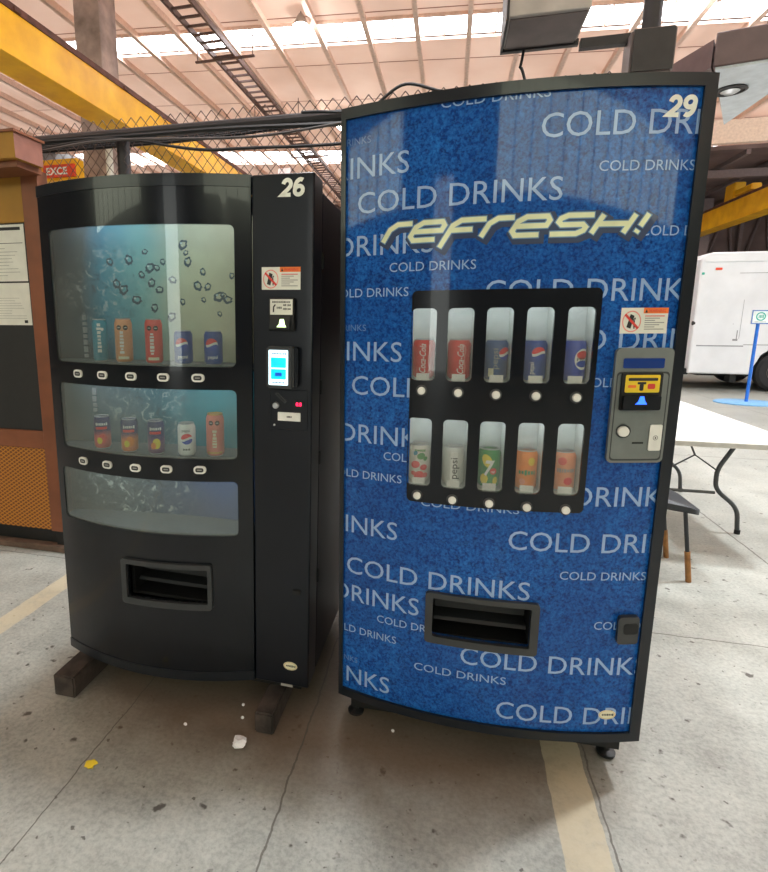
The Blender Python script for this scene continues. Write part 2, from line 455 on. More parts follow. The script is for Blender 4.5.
# cabinet: open-fronted carcass
def carcass(name, x0, x1, y0, y1, z0, z1, par, mat, t=.03):
    mb = MB().use(mat)
    mb.box(x0, x0+t, y0, y1, z0, z1); mb.box(x1-t, x1, y0, y1, z0, z1)
    mb.box(x0+t, x1-t, y0, y1, z1-t, z1); mb.box(x0+t, x1-t, y0, y1, z0, z0+t); mb.box(x0+t, x1-t, y1-t, y1, z0+t, z1-t)
    return mb.build(name, par, bevel=.004)
carcass('cabinet', xL0+.012, xL1-.004, .128, LDEP, LZ0, LZ1-.035, ML, 'cabinet_side')
mb = MB().use('near_black'); mb.box(xL0+.03, xL1-.04, .05, LDEP-.04, .093, LZ0-.001); mb.build('plinth', ML)
mb = MB().use('black_matte')
mb.box(xL1-.024, xL1-.006, .112, .127, LZ0+.02, LZ1-.06)
for z in (1.62, 1.2, .95, .5): mb.box(xL1-.006, xL1+.004, .113, .127, z, z+.05, bev=.002)
mb.build('hinge_strip', ML)

# door: bowed shell with three window openings and a delivery opening
wins = [avg_rect(q) for q in (
    ((-0.4407, 1.7426), (0.2432, 1.7464), (0.2434, 1.3002), (-0.4515, 1.2910)),
    ((-0.4424, 1.2190), (0.2455, 1.2204), (0.2427, 0.9870), (-0.4478, 0.9754)),
    ((-0.4633, 0.8994), (0.2433, 0.9054), (0.2458, 0.7100), (-0.4625, 0.6971)))]
port = avg_rect(((-0.1601, 0.5764), (0.1469, 0.5854), (0.1384, 0.4545), (-0.1661, 0.4471)))
porto = avg_rect(((-0.1881, 0.5928), (0.1633, 0.6061), (0.1505, 0.4351), (-0.1801, 0.4184)))
mb = MB().use('black_gloss')
bowed(mb, [rect(xL0+.002, xLs-.0015, LZ0+.035, LZ1-.035)]+[rrect(*w, .018) for w in wins]+[rrect(*port, .006)], map_l(0), .012, .02)
mb.build('door', ML, ang=30)
mb = MB().use('frame_black')
prof = [(xL0+LXD*k/40, bow_l(xL0+LXD*k/40)-.003) for k in range(41)]
def rim(z0, z1): mb.prism(prof+[(xLs, .10), (xL0+.02, .10), (xL0, .06)], z0, z1, 'z')
rim(LZ1-.036, LZ1); rim(LZ0, LZ0+.036)
mb.box(xL0, xL0+.014, .004, .10, LZ0+.036, LZ1-.036)
mb.build('door_frame', ML, ang=30)
# windows
for w in wins:
    p = MB().use('display_glass'); bowed(p, [rrect(w[0]-.001, w[1]+.001, w[2]-.001, w[3]+.001, .018)], map_l(.003), .003, .02); p.build('display_window', ML, ang=30)
# display interior: posters and shelves
M['poster_top'] = mat_poster('poster_top', [(0, (30, 42, 52)), (.16, (46, 66, 76)), (.27, (60, 140, 168)), (.42, (124, 186, 188)), (.6, (206, 210, 180)), (1, (224, 214, 176))], (-.30, 1.57, .2, .5), 20)  # beige stops at the right paint a reflection into the print
M['poster_mid'] = mat_poster('poster_mid', [(0, (84, 92, 88)), (.25, (82, 104, 112)), (.5, (52, 110, 124)), (.75, (50, 146, 158)), (1, (60, 150, 160))], (-.16, 1.16, .22, .5), 24)
M['poster_low'] = mat_poster('poster_low', [(0, (76, 80, 76)), (.35, (74, 90, 98)), (.55, (56, 78, 104)), (.8, (36, 76, 130)), (1, (40, 82, 136))], (-.22, .82, .26, .62), 22)
def post_y(x): return .045+.07*math.sin(min(1, (x+LW/2)/LXD*1.3)*PI/2)
for w, mat in zip(wins, ('poster_top', 'poster_mid', 'poster_low')):
    p = MB().use(mat); pp = [(xL0+.016+(LXD-.03)*k/24, post_y(xL0+.016+(LXD-.03)*k/24)) for k in range(25)]
    p.prism(pp+[(x, y+.004) for x, y in pp[::-1]], w[2]-.016, w[3]+.05, 'z')
    if mat == 'poster_top':
        p.use('truck_seam')
        for k, (x, z0, z1) in enumerate(((-.395, 1.23, 1.47), (-.375, 1.10, 1.19), (-.352, 1.20, 1.42))):  # pale bars painting in a streaky reflection
            z = z0
            while z < z1-.015:
                h = random.uniform(.012, .03); y = post_y(x); p.box(x, x+.016, y-.002, y+.003, z, min(z+h, z1)); z += h+.006
    p.build('backdrop', ML)
bub = [(-0.1311, 1.6273), (-0.1473, 1.6823), (-0.1048, 1.6273), (-0.0814, 1.6479), (-0.1259, 1.5753), (-0.0967, 1.5511), (0.0063, 1.6778), (0.0128, 1.6473), (0.0685, 1.6129), (0.0861, 1.5618), (0.0482, 1.5652), (-0.0108, 1.5096), (-0.0461, 1.5859), (-0.0548, 1.4564), (0.1271, 1.5276), (0.1461, 1.5310), (0.1773, 1.5987), (0.1297, 1.4690), (-0.2083, 1.6549), (-0.2326, 1.5503), (-0.2577, 1.5712), (-0.1184, 1.4876), (-0.1854, 1.5153), (-0.2794, 1.6479), (0.0697, 1.5170), (0.1610, 1.5174), (-0.0041, 1.7049), (-0.1623, 1.6031)]
M['bubble_ink'] = P('bubble_ink', (58, 84, 98), .5); M['bubble_shine'] = P('bubble_shine', (190, 212, 214), .5)
for i, (x, z) in enumerate(bub):
    mb = MB()
    r = random.uniform(.010, .021); ph = random.random()*PI
    mb.use('bubble_ink')
    o = [(x+(a-x)*(1+.18*math.sin(3*k+i)), z+(c-z)*(1+.15*math.cos(2*k+i))) for k, (a, c) in enumerate(ell(x, z, r, r*.8, 16, ph))]
    inn = [(x+(a-x)*.55+.001, z+(c-z)*.5+.0015) for a, c in o]
    mb.add(flat([o, inn]), fn=lambda c: Vector((c.x, post_y(c.x)-.0012, c.y)))
    mb.use('bubble_shine'); mb.add(flat([ell(x-r*.3, z+r*.3, r*.25, r*.2, 8)]), fn=lambda c: Vector((c.x, post_y(c.x)-.0016, c.y)))
    mb.build('bubble_print', ML, smooth=False)
for w in wins:
    s = MB().use('shelf_grey'); pr = [(xL0+.03+(LXD-.05)*k/20, bow_l(xL0+.03+(LXD-.05)*k/20)+.02) for k in range(21)]; pr = [(x, y-.004) for x, y in pr]
    s.prism(pr+[(x, post_y(x)-.002) for x, y in pr[::-1]], w[2]-.008, w[2]+.004, 'z'); s.build('shelf', ML)
    s = MB().use('tube'); s.tube([(xL0+.08, .012, w[3]+.034), (xL0+.25, -.02, w[3]+.034), (xLs-.25, -.02, w[3]+.034), (xLs-.06, .03, w[3]+.034)], .008, 8); s.build('display_lamp', ML)
# price buttons under the upper two windows
for (x, z) in ((-0.3356, 1.2569), (-0.2233, 1.2579), (-0.1076, 1.2586), (0.0093, 1.2592), (0.1250, 1.2597), (-0.3394, 0.9401), (-0.2248, 0.9404), (-0.1082, 0.9404), (0.0077, 0.9437), (0.1232, 0.9453)):
    mb = MB().use('white'); b = flat([rrect(x-.020, x+.020, z-.0135, z+.0135, .012)]); thick(b, .008); mb.add(b, fn=map_l(-.007))
    mb.use('ink'); mb.add(flat([rrect(x-.0135, x+.0135, z-.0075, z+.0075, .006)]), fn=map_l(-.0076))
    mb.use('ink_grey'); mb.add(flat([rect(x-.008, x+.008, z-.002, z+.002)]), fn=map_l(-.008)); mb.build('select_button', ML)
# delivery port
def port_parts(par, outer, inner, fn, bowf, dep, mat):
    mb = MB().use(mat)
    def ring(o, i, d, t): bowed(mb, [o, i], lambda c: fn(d)(c), t, .02)
    x0, x1, z0, z1 = outer; a0, a1, c0, c1 = inner
    ring(rrect(*outer, .012), rrect(a0, a1, c0, c1, .006), -.014, .022)
    mb.build('port_bezel', par, bevel=.003)
    mb = MB().use('near_black')
    yb = bowf((a0+a1)/2)+dep; yf = max(bowf(a0), bowf(a1))+.012
    mb.box(a0-.012, a0, yf, yb, c0, c1); mb.box(a1, a1+.012, yf, yb, c0, c1); mb.box(a0-.012, a1+.012, yf, yb, c1, c1+.012)
    mb.box(a0-.012, a1+.012, yb, yb+.012, c0-.012, c1+.012); mb.box(a0-.012, a1+.012, yf, yb, c0-.012, c0)
    mb.build('port_chute', par)
    mb = MB().use('dark_grey')
    mb.prism([(yf+.02, c0+.035), (yf+.03, c0+.043), (yb-.02, c0+.03), (yb-.02, c0+.02)], a0+.004, a1-.004, 'x'); mb.build('port_tray', par)
    mb = MB().use('black_matte'); mb.box(a0+.006, a1-.006, yf+.06, yf+.066, c0+.06, c1-.004); mb.build('port_flap', par)
port_parts(ML, porto, port, map_l, bow_l, .17, 'dark_grey')

# coin panel on the right of the door
mb = MB().use('black_panel'); mb.box(xLs+.0015, xL1, 0, .11, LZ0, LZ1); mb.build('coin_panel', ML, bevel=.006)
F = lambda d: (lambda c: Vector((c.x, d+c.z, c.y)))
E = .0012
def arc(cx, cy, rx, ry, a0, a1, n=14): return [(cx+rx*math.cos(math.radians(a0+(a1-a0)*k/n)), cy+ry*math.sin(math.radians(a0+(a1-a0)*k/n))) for k in range(n+1)]
SIX = [(arc(.5, .32, .34, .23, 0, 362, 24), 1), (arc(.56, .52, .40, .385, 62, 190, 14)+[(.165, .36)], 0)]
DIG = {'2': [(arc(.5, .65, .32, .255, 172, -22)+[(.62, .40), (.26, .16), (.16, .095), (.9, .095)], 0)], '6': SIX, '9': [([(1-u, 1-v) for u, v in p], c) for p, c in SIX]}
def numeral(s, bl, br, top, par, fn, name='number_decal'):
    mb = MB().use('number_white'); h = top-bl[1]
    sc_ = h; adv_ = (br[0]-bl[0]+.05*h)/2
    for i, ch in enumerate(s):
        for k, (pts, cl) in enumerate(DIG[ch]):
            q_ = [(bl[0]+i*adv_+u+v*h*.13, bl[1]+v*h) for u, v in [(u*adv_*.95, v) for u, v in pts]]
            decal(mb, stroke2d(q_, .23*h), (lambda c, d=-E-.0002*k: fn(d)(c)), .03)
    mb.build(name, par, smooth=False)
numeral('26', (0.3886, 1.8248), (0.4655, 1.8246), (0.4269, 1.8780)[1], ML, F)

def warning(x0, x1, z0, z1, par, fn):
    """warning label: struck-out picture of a rocked machine on the left, text on the right"""
    mb = MB().use('white_paper'); W, H = x1-x0, z1-z0; d = [-.0012]
    def put(loops, m, k=1): mb.use(m); mb.add(slicex(flat(loops), .03), fn=fn(-.0009-.0003*k))
    put([rect(x0, x1, z0, z1)], 'white_paper', 0)
    put([rect(x0+.47*W, x1, z1-.22*H, z1)], 'orange_ink')
    put([[(x0+.50*W, z1-.19*H), (x0+.56*W, z1-.19*H), (x0+.53*W, z1-.05*H)]], 'ink', 2)
    mb.use('ink_red'); mb.add(text2d('WARNING', x0+.58*W, z1-.17*H, .12*H, w=.36*W, off=.01), fn=fn(-.0016))
    cx, cz = x0+.235*W, z0+.47*H
    put([ell(cx, cz, .20*W, .42*H, 32), ell(cx, cz, .175*W, .37*H, 32)], 'pale_red')
    put([[(cx-.10*W, cz-.22*H), (cx-.01*W, cz-.28*H), (cx+.05*W, cz+.22*H), (cx-.035*W, cz+.29*H)]], 'ink', 1)
    put([[(cx+.05*W, cz-.28*H), (cx+.075*W, cz-.28*H), (cx+.07*W, cz+.02*H), (cx+.03*W, cz+.12*H)]], 'ink', 1)
    put([ell(cx+.065*W, cz+.11*H, .018*W, .045*H, 10)], 'ink', 1)
    put([[(cx-.165*W, cz+.24*H), (cx-.13*W, cz+.31*H), (cx+.165*W, cz-.24*H), (cx+.13*W, cz-.31*H)]], 'ink_red', 2)
    for k in range(7):
        z = z1-(.32+.085*k)*H; put([rect(x0+.51*W, x0+(.93-.1*(k % 3))*W, z-.018*H, z+.018*H)], 'ink_red' if k == 0 else 'ink_grey')
    mb.build('warning_sticker', par, smooth=False)
w = avg_rect(((0.3287, 1.6166), (0.4563, 1.6153), (0.4585, 1.5453), (0.3284, 1.5469))); warning(*w, ML, F)

# bill validator
w = avg_rect(((0.3580, 1.5195), (0.4422, 1.5213), (0.4445, 1.4178), (0.3594, 1.4163)))
mb = MB().use('near_black'); mb.box(w[0], w[1], -.022, .002, w[2], w[3]); bv = mb.build('bill_validator', ML, bevel=.004)
lw = avg_rect(((0.3633, 1.5148), (0.4376, 1.5166), (0.4396, 1.4690), (0.3649, 1.4667)))
mb = MB().use('white_paper'); mb.add(flat([rect(*lw)]), fn=F(-.0232)); mb.use('ink')
Wd, Hd = lw[1]-lw[0], lw[3]-lw[2]
for s, u, v, h, ww in ((0, .1, .76, .12, .8), (0, .30, .38, .14, .2), (0, .58, .55, .15, .14), (0, .58, .3, .15, .14), (0, .78, .55, .14, .14), (0, .78, .3, .14, .14)):
    mb.add(scribble(lw[0]+(u+ww/2)*Wd, lw[2]+(v+h/2)*Hd, ww*Wd, h*Hd, 3 if ww < .3 else 14), fn=F(-.0237))
mb.add(stroke2d([(lw[0]+.24*Wd, lw[2]+.66*Hd), (lw[0]+.16*Wd, lw[2]+.5*Hd), (lw[0]+.15*Wd, lw[2]+.16*Hd)], .06*Wd), fn=F(-.0237))
mb.build('instruction_label', bv, smooth=False)
mb = MB().use('black_matte'); mb.prism([(-.022, w[2]+.012), (-.034, w[2]+.006), (-.034, w[2]+.016), (-.022, w[2]+.052)], w[0]+.006, w[1]-.012, 'x')
mb.build('bill_mouth', bv)
gx, gz = (0.4055, 1.4422); mb = MB().use('glow_green'); b = flat([[(gx-.016, gz-.013), (gx+.016, gz-.013), (gx+.010, gz-.004), (gx+.007, gz+.012), (gx-.005, gz+.012), (gx-.008, gz-.004)]]); thick(b, .003)
mb.add(b, fn=F(-.035)); mb.build('lit_arrow', bv)
# card reader with touch screen
w = avg_rect(((0.3572, 1.3680), (0.4484, 1.3687), (0.4476, 1.2376), (0.3567, 1.2319)))
mb = MB().use('dark_grey'); mb.box(w[0], w[1], -.045, 0, w[2], w[3], bev=.006); mb.use('black_gloss'); mb.box(w[1]-.004, w[1]+.010, -.032, 0, w[2]+.004, w[3]-.002, bev=.004)
cr = mb.build('card_reader', ML)
w = avg_rect(((0.3666, 1.3573), (0.4323, 1.3584), (0.4305, 1.2475), (0.3666, 1.2448)))
mb = MB().use('screen_white'); b = flat([rrect(*w, .003)]); mb.add(b, fn=F(-.0462)); Wd, Hd = w[1]-w[0], w[3]-w[2]
mb.use('screen_cyan')
for v0, v1 in ((.17, .46), (.5, .79)): mb.add(flat([rrect(w[0]+.12*Wd, w[1]-.1*Wd, w[2]+v0*Hd, w[2]+v1*Hd, .003)]), fn=F(-.0467))
mb.use('screen_blue'); mb.add(flat([rrect(w[0]+.34*Wd, w[0]+.68*Wd, w[2]+.26*Hd, w[2]+.36*Hd, .002)]), fn=F(-.0471))
mb.use('lcd_blue')
for v in (.87, .05): mb.add(scribble(w[0]+.5*Wd, w[2]+(v+.025)*Hd, .66*Wd, .05*Hd, 8), fn=F(-.0467))
mb.build('touch_screen', cr, smooth=False)
# coin plate
w = avg_rect(((0.3549, 1.2230), (0.4851, 1.2306), (0.4866, 1.0979), (0.3582, 1.0880)))
mb = MB().use('black_panel'); mb.box(w[0], w[1], -.004, 0, w[2], w[3]); cp = mb.build('coin_plate', ML, bevel=.002)
x, z = (0.3949, 1.1982); mb = MB().use('dark_grey'); mb.prism([(x-.020, z+.014), (x-.012, z+.020), (x+.022, z-.008), (x+.014, z-.016)], -.009, -.003); mb.use('near_black'); mb.add(flat([[(x-.014, z+.013), (x-.011, z+.016), (x+.014, z-.007), (x+.011, z-.010)]]), fn=F(-.0094)); mb.build('coin_slot', cp)
x, z = (0.3782, 1.1740); mb = MB().use('silver'); mb.lathe([(.001, .0), (.011, .0), (.011, .008), (.008, .011), (.001, .011)], 20, Matrix.Translation((x, -.004, z)) @ Matrix.Rotation(PI/2, 4, 'X')); mb.build('return_button', cp)
x, z = (0.4568, 1.1814); mb = MB().use('near_black'); mb.box(x-.018, x+.018, -.007, -.003, z-.011, z+.011); mb.use('glow_red')
mb.add(text2d('8.8', x, z, .012, off=.03, anchor='c'), fn=F(-.0076)); mb.build('price_display', cp)
w = avg_rect(((0.3845, 1.1507), (0.4622, 1.1534), (0.4624, 1.1250), (0.3845, 1.1220))); mb = MB().use('white'); mb.box(w[0], w[1], -.008, -.003, w[2], w[3]); mb.use('ink'); mb.add(scribble((w[0]+w[1])/2, (w[2]+w[3])/2, .014, .006, 3), fn=F(-.0085)); mb.build('coin_label', cp, bevel=.001)
x, z = (0.3723, 1.1077); mb = MB().use('silver'); mb.lathe([(.001, 0), (.0035, 0), (.0035, .003), (.001, .003)], 12, Matrix.Translation((x, -.004, z)) @ Matrix.Rotation(PI/2, 4, 'X')); mb.build('screw', cp)
x, z = (0.4535, 0.5129); mb = MB().use('near_black'); mb.box(x-.015, x+.015, -.006, .002, z-.01, z+.01, bev=.003); mb.build('lock', ML)
x, z = (0.4184, 0.1392); mb = MB().use('ink_grey'); mb.box(x-.022, x+.022, -.003, .001, z-.004, z+.004); mb.build('serial_plate', ML)
def oval(x, z, par, fn):
    mb = MB().use('cream'); decal(mb, flat([ell(x, z, .026, .0165, 28)]), fn(-.001)); mb.use('gold'); decal(mb, flat([ell(x, z, .024, .0148, 28), ell(x, z, .0225, .0135, 28)]), fn(-.0014))
    mb.use('ink'); decal(mb, scribble(x, z, .032, .009, 6), fn(-.0014)); mb.build('maker_sticker', par, smooth=False)
oval(*(0.4313, 0.2191), ML, F)

# ------------------------------------------------------------------ the blue vending machine (29)
xR0, xR1 = -RW/2, RW/2
carcass('cabinet', xR0+.02, xR1-.02, .112, RDEP, RZ0+.01, RZ1-.03, MR, 'cabinet_side')
mb = MB().use('near_black'); mb.box(xR0+.04, xR1-.04, .03, RDEP-.05, .065, RZ0+.009); mb.build('plinth', MR)
for x in (xR0+.05, xR1-.06):
    for y in (.085, RDEP-.10):
        mb = MB().use('black_matte'); mb.lathe([(.028, .0005), (.03, .012), (.012, .02), (.012, .08)], 14, Matrix.Translation((x, y, 0))); mb.build('foot', MR)
sel = ((-0.2594, 1.5378), (0.2470, 1.5321), (0.2502, 0.8885), (-0.2603, 0.9014))
rport = avg_rect(((-0.1690, 0.5883), (0.1265, 0.5855), (0.1253, 0.4489), (-0.1645, 0.4614)))
rporto = avg_rect(((-0.1945, 0.6105), (0.1546, 0.5976), (0.1445, 0.4250), (-0.1856, 0.4376)))
sr = avg_rect(sel)
pin = avg_rect(((-0.4611, 2.0269), (0.4556, 2.0315), (0.4468, 0.1770), (-0.4621, 0.1618)))        # the printed area inside the black frame
pin = (pin[0]-.007, *pin[1:])
mb = MB().use('ice_print')
bowed(mb, [rect(*pin), rrect(sr[0]+.004, sr[1]-.004, sr[2]+.004, sr[3]-.004, .014), rrect(*rport, .006)], map_r(0), .010, .02); mb.build('front_panel', MR, ang=30)
mb = MB().use('frame_black')
def bar(x0, x1, z0, z1, d=-.010, t=.05): bowed(mb, [rect(x0, x1, z0, z1)], map_r(d), t, .02)
bar(xR0, xR1, pin[3], RZ1); bar(xR0, xR1, RZ0, pin[2]); bar(xR0, pin[0], pin[2], pin[3]); bar(pin[1], xR1, pin[2], pin[3])
mb.box(xR0, xR0+.02, .03, .11, RZ0, RZ1); mb.box(xR1-.02, xR1, .03, .11, RZ0, RZ1)
pr = [(xR0+RW*k/40, bow_r(xR0+RW*k/40)+.03) for k in range(41)]
for z0, z1 in ((RZ1-.02, RZ1-.001), (RZ0+.001, RZ0+.02)): mb.prism(pr+[(xR1, .11), (xR0, .11)], z0, z1, 'z')
mb.build('door_frame', MR, ang=30)
# cold drinks lettering
big = .0; 
cd_a, cd_b = (-0.4300, 1.7644), (0.1254, 1.7628); bigw = cd_b[0]-cd_a[0]
cs_a, cs_b = (0.2114, 1.8342), (0.4524, 1.8283); smw = cs_b[0]-cs_a[0]
_, _, w1 = text('COLD DRINKS', 0); hb, hs = bigw/w1, smw/w1
def cold(s, a, size='b', anchor='l', w=None, m='letter_blue'):
    h = {'b': hb, 's': hs, 't': hs*.75}[size]
    b = text2d(s, a[0], a[1], h, off=0, anchor=anchor, w=w)
    clip(b, pin[0]+.001, pin[1]-.001, pin[2]+.001, pin[3]-.001)
    parts = [b]
    for X0, X1, Z0, Z1 in (sr, rporto):      # leave out what the selection panel and the port frame cover
        nxt = []
        for p in parts:
            for R_ in ((-9, X0, -9, 9), (X1, 9, -9, 9), (X0, X1, -9, Z0), (X0, X1, Z1, 9)): nxt.append(clip(p.copy(), *R_))
        parts = [p for p in nxt if p.faces]
    for p in parts:
        mb = MB().use(m); decal(mb, p, map_r(-.0008), .04); mb.build('cold_drinks_lettering', MR, smooth=False)
def coldfit(a, b, s='COLD DRINKS'): cold(s, (a[0], (a[1]+b[1])/2), 's' if b[0]-a[0] < .35 else 'b', 'l', b[0]-a[0])
CD = 'COLD DRINKS'
coldfit((-0.1972, 2.0183), (0.0796, 2.0161)); cold(CD, (0.0620, 1.9190)); cold(CD, (-0.2797, 1.8637), 'b', 'r'); coldfit((-0.4300, 1.7644), (0.1254, 1.7628)); coldfit((0.2114, 1.8342), (0.4524, 1.8283))
cold(CD, (-0.2051, 1.6420), 'b', 'r'); coldfit((-0.3298, 1.5903), (-0.0855, 1.5923)); cold(CD, (-0.2715, 1.5209), 's', 'r'); cold(CD, (-0.0568, 1.5003)); cold(CD, (0.3301, 1.6691), 's')
cold(CD, (0.0390, 1.3669)); cold(CD, (-0.2871, 1.3269), 'b', 'r'); cold('COLD', (-0.4439, 1.2202)); cold(CD, (-0.1934, 1.0655), 'b', 'r'); cold('COLD', (-0.3361, 1.0176), 's')
cold(CD, (-0.2772, 0.9467), 's', 'r'); cold(CD, (-0.0467, 0.9153)); cold(CD, (-0.2868, 0.7551), 'b', 'r'); cold(CD, (0.0472, 0.7711)); coldfit((-0.4560, 0.6001), (0.1186, 0.6179))
coldfit((0.1999, 0.6868), (0.4490, 0.6816)); cold(CD, (-0.2106, 0.5081), 'b', 'r'); cold(CD, (-0.3474, 0.4549), 's'); cold(CD, (-0.2812, 0.3903), 's', 'r'); cold(CD, (-0.0749, 0.3695))
coldfit((-0.2193, 0.3130), (0.0669, 0.3187)); cold(CD, (0.3117, 0.5233), 's'); cold(CD, (-0.3007, 0.1970), 'b', 'r'); cold(CD, (0.0428, 0.1967)); coldfit((-0.2148, 0.8893), (0.0720, 0.8775)); cold('COLD', (0.2136, 1.2646), 's')
for a in ((-0.3926, 1.9573), (-0.3999, 1.4188), (-0.4144, 0.2778)): cold(CD, a, 't', 'r', m='letter_faint')
# refresh! logo
G = {'r': [[(0, 0), (0, .72), (.28, 1), (1.05, 1)]],
     'e': [[(.08, .5), (1.5, .5), (1.5, .78), (1.28, 1), (.3, 1), (.02, .76), (.02, .24), (.28, 0), (1.42, 0)]],
     'F': [[(0, -.5), (0, .72), (.28, 1), (1.5, 1)], [(0, .46), (1.12, .46)]],
     's': [[(1.5, 1), (.3, 1), (.04, .84), (.04, .66), (.26, .5), (1.26, .5), (1.48, .34), (1.48, .17), (1.22, 0), (0, 0)]],
     'H': [[(0, 0), (0, 1)], [(1.5, 0), (1.5, 1)], [(0, .5), (1.5, .5)]],
     '!': [[(.1, .36), (.1, 1.02)], [(.1, 0), (.1, .16)]]}
adv = {'r': 1.35, 'e': 1.95, 'F': 1.8, 's': 1.95, 'H': 2.0, '!': .4}
la, lb = (-0.3510, 1.6642), (0.3631, 1.6727); lt = (-0.0163, 1.7230)[1]; lz = (-0.0136, 1.6761)[1]
Hh = (lt-lz)*1.0; tot = sum(adv[c] for c in 'reFresH!'); sx = ((lb[0]-la[0])-Hh*.62)/tot
for nm, m, dw, off, d in (('logo_shadow', 'logo_shadow', .022, (.006, -.006), -.0012), ('logo_outline', 'logo_edge', .0055, (0, 0), -.0016), ('logo_lettering', 'logo_yellow', 0, (0, 0), -.0021)):
    mb = MB().use(m); x = 0
    for c in 'reFresH!':
        for k, st in enumerate(G[c]):
            pts = [(la[0]+(x+u)*sx+v*Hh*.62+off[0], lz+v*Hh+off[1]) for u, v in st]
            if dw:   # widen the ends too
                p0, p1 = Vector(pts[0]), Vector(pts[1]); pts[0] = tuple(p0-(p1-p0).normalized()*dw*.4)
                p0, p1 = Vector(pts[-1]), Vector(pts[-2]); pts[-1] = tuple(p0-(p1-p0).normalized()*dw*.4)
            mb.add(slicex(stroke2d(pts, .0132+dw), .03), fn=map_r(d-.00004*k-.00002*('reFresH!'.index(c))))
        x += adv[c]
    mb.build(nm, MR, smooth=False)
numeral('29', (0.3621, 1.9585), (0.4344, 1.9623), (0.3935, 2.0099)[1], MR, map_r)
# black selection panel with ten can windows
W1 = [((-0.2579, 1.4876), (-0.1876, 1.4867), (-0.1892, 1.2776), (-0.2576, 1.2751)), ((-0.1553, 1.4863), (-0.0838, 1.4854), (-0.0840, 1.2764), (-0.1539, 1.2743)),
      ((-0.0501, 1.4850), (0.0204, 1.4843), (0.0231, 1.2747), (-0.0464, 1.2731)), ((0.0528, 1.4827), (0.1284, 1.4820), (0.1332, 1.2723), (0.0584, 1.2711)), ((0.1608, 1.4818), (0.2347, 1.4813), (0.2384, 1.2704), (0.1658, 1.2698))]
W2 = [((-0.2605, 1.1631), (-0.1911, 1.1675), (-0.1911, 0.9551), (-0.2606, 0.9471)), ((-0.1557, 1.1605), (-0.0857, 1.1642), (-0.0876, 0.9557), (-0.1558, 0.9492)),
      ((-0.0514, 1.1583), (0.0202, 1.1613), (0.0198, 0.9501), (-0.0533, 0.9446)), ((0.0548, 1.1552), (0.1245, 1.1573), (0.1270, 0.9470), (0.0531, 0.9430)), ((0.1607, 1.1535), (0.2327, 1.1547), (0.2338, 0.9416), (0.1614, 0.9393))]
W1 = [avg_rect(q) for q in W1]; W2 = [avg_rect(q) for q in W2]
def level(ws):   # the windows of a row share one height
    z0 = sum(w[2] for w in ws)/5; z1 = sum(w[3] for w in ws)/5; ww = sum(w[1]-w[0] for w in ws)/5
    return [((w[0]+w[1]-ww)/2, (w[0]+w[1]+ww)/2, z0, z1) for w in ws]
W1, W2 = level(W1), level(W2)
mb = MB().use('black_gloss')
bowed(mb, [rrect(*sr, .015)]+[rrect(*w, .014) for w in W1+W2], map_r(-.004), .014, .015); sp = mb.build('selection_panel', MR, ang=30)
ND = .105
for w in W1+W2:
    y = bow_r((w[0]+w[1])/2); x0, x1, z0, z1 = w; mb = MB().use('niche'); t = .006; yf = y+.013
    zt = z1+.026; mb.box(x0-t, x0, yf, y+ND, z0-t, zt+t); mb.box(x1, x1+t, yf, y+ND, z0-t, zt+t); mb.box(x0, x1, yf, y+ND, zt, zt+t); mb.box(x0, x1, yf, y+ND, z0-t, z0); mb.box(x0-t, x1+t, y+ND, y+ND+t, z0-t, zt+t)
    mb.build('can_niche', MR)
    mb = MB().use('strip'); mb.box(x0+.008, x1-.008, y+.018, y+.030, z1+.012, z1+.020); mb.build('niche_lamp', MR)
    p = MB().use('niche_glass'); bowed(p, [rrect(x0-.001, x1+.001, z0-.001, z1+.001, .014)], map_r(0), .003, .02); p.build('niche_window', MR, ang=30)
    mb = MB().use('white'); xc = (x0+x1)/2; mb.add(flat([rect(xc-.019, xc+.019, z0+.0006, z0+.020)]), fn=lambda c: Vector((c.x, yf+.004, c.y))); b = flat([rect(xc-.019, xc+.019, z0+.0006, z0+.020)]); thick(b, .001); mb.add(b, fn=lambda c: Vector((c.x, yf+.0045+c.z, c.y)))
    mb.build('price_tag', MR, smooth=False)
for x, z in ((-0.2244, 1.2438), (-0.1189, 1.2416), (-0.0141, 1.2394), (0.0935, 1.2386), (0.2016, 1.2357), (-0.2274, 0.9174), (-0.1218, 0.9145), (-0.0156, 0.9132), (0.0906, 0.9088), (0.1987, 0.9055)):
    mb = MB().use('dark_grey'); T = Matrix.Translation((x, bow_r(x)-.004, z)) @ Matrix.Rotation(PI/2, 4, 'X')
    mb.lathe([(.001, 0), (.0165, 0), (.0165, .004), (.013, .006), (.001, .006)], 24, T); mb.use('white'); mb.lathe([(.001, .005), (.0115, .005), (.0115, .011), (.009, .014), (.001, .0145)], 24, T); mb.build('select_button', MR)
w = avg_rect(((0.2996, 1.4822), (0.4274, 1.4804), (0.4252, 1.4106), (0.3035, 1.4138))); warning(*w, MR, map_r)
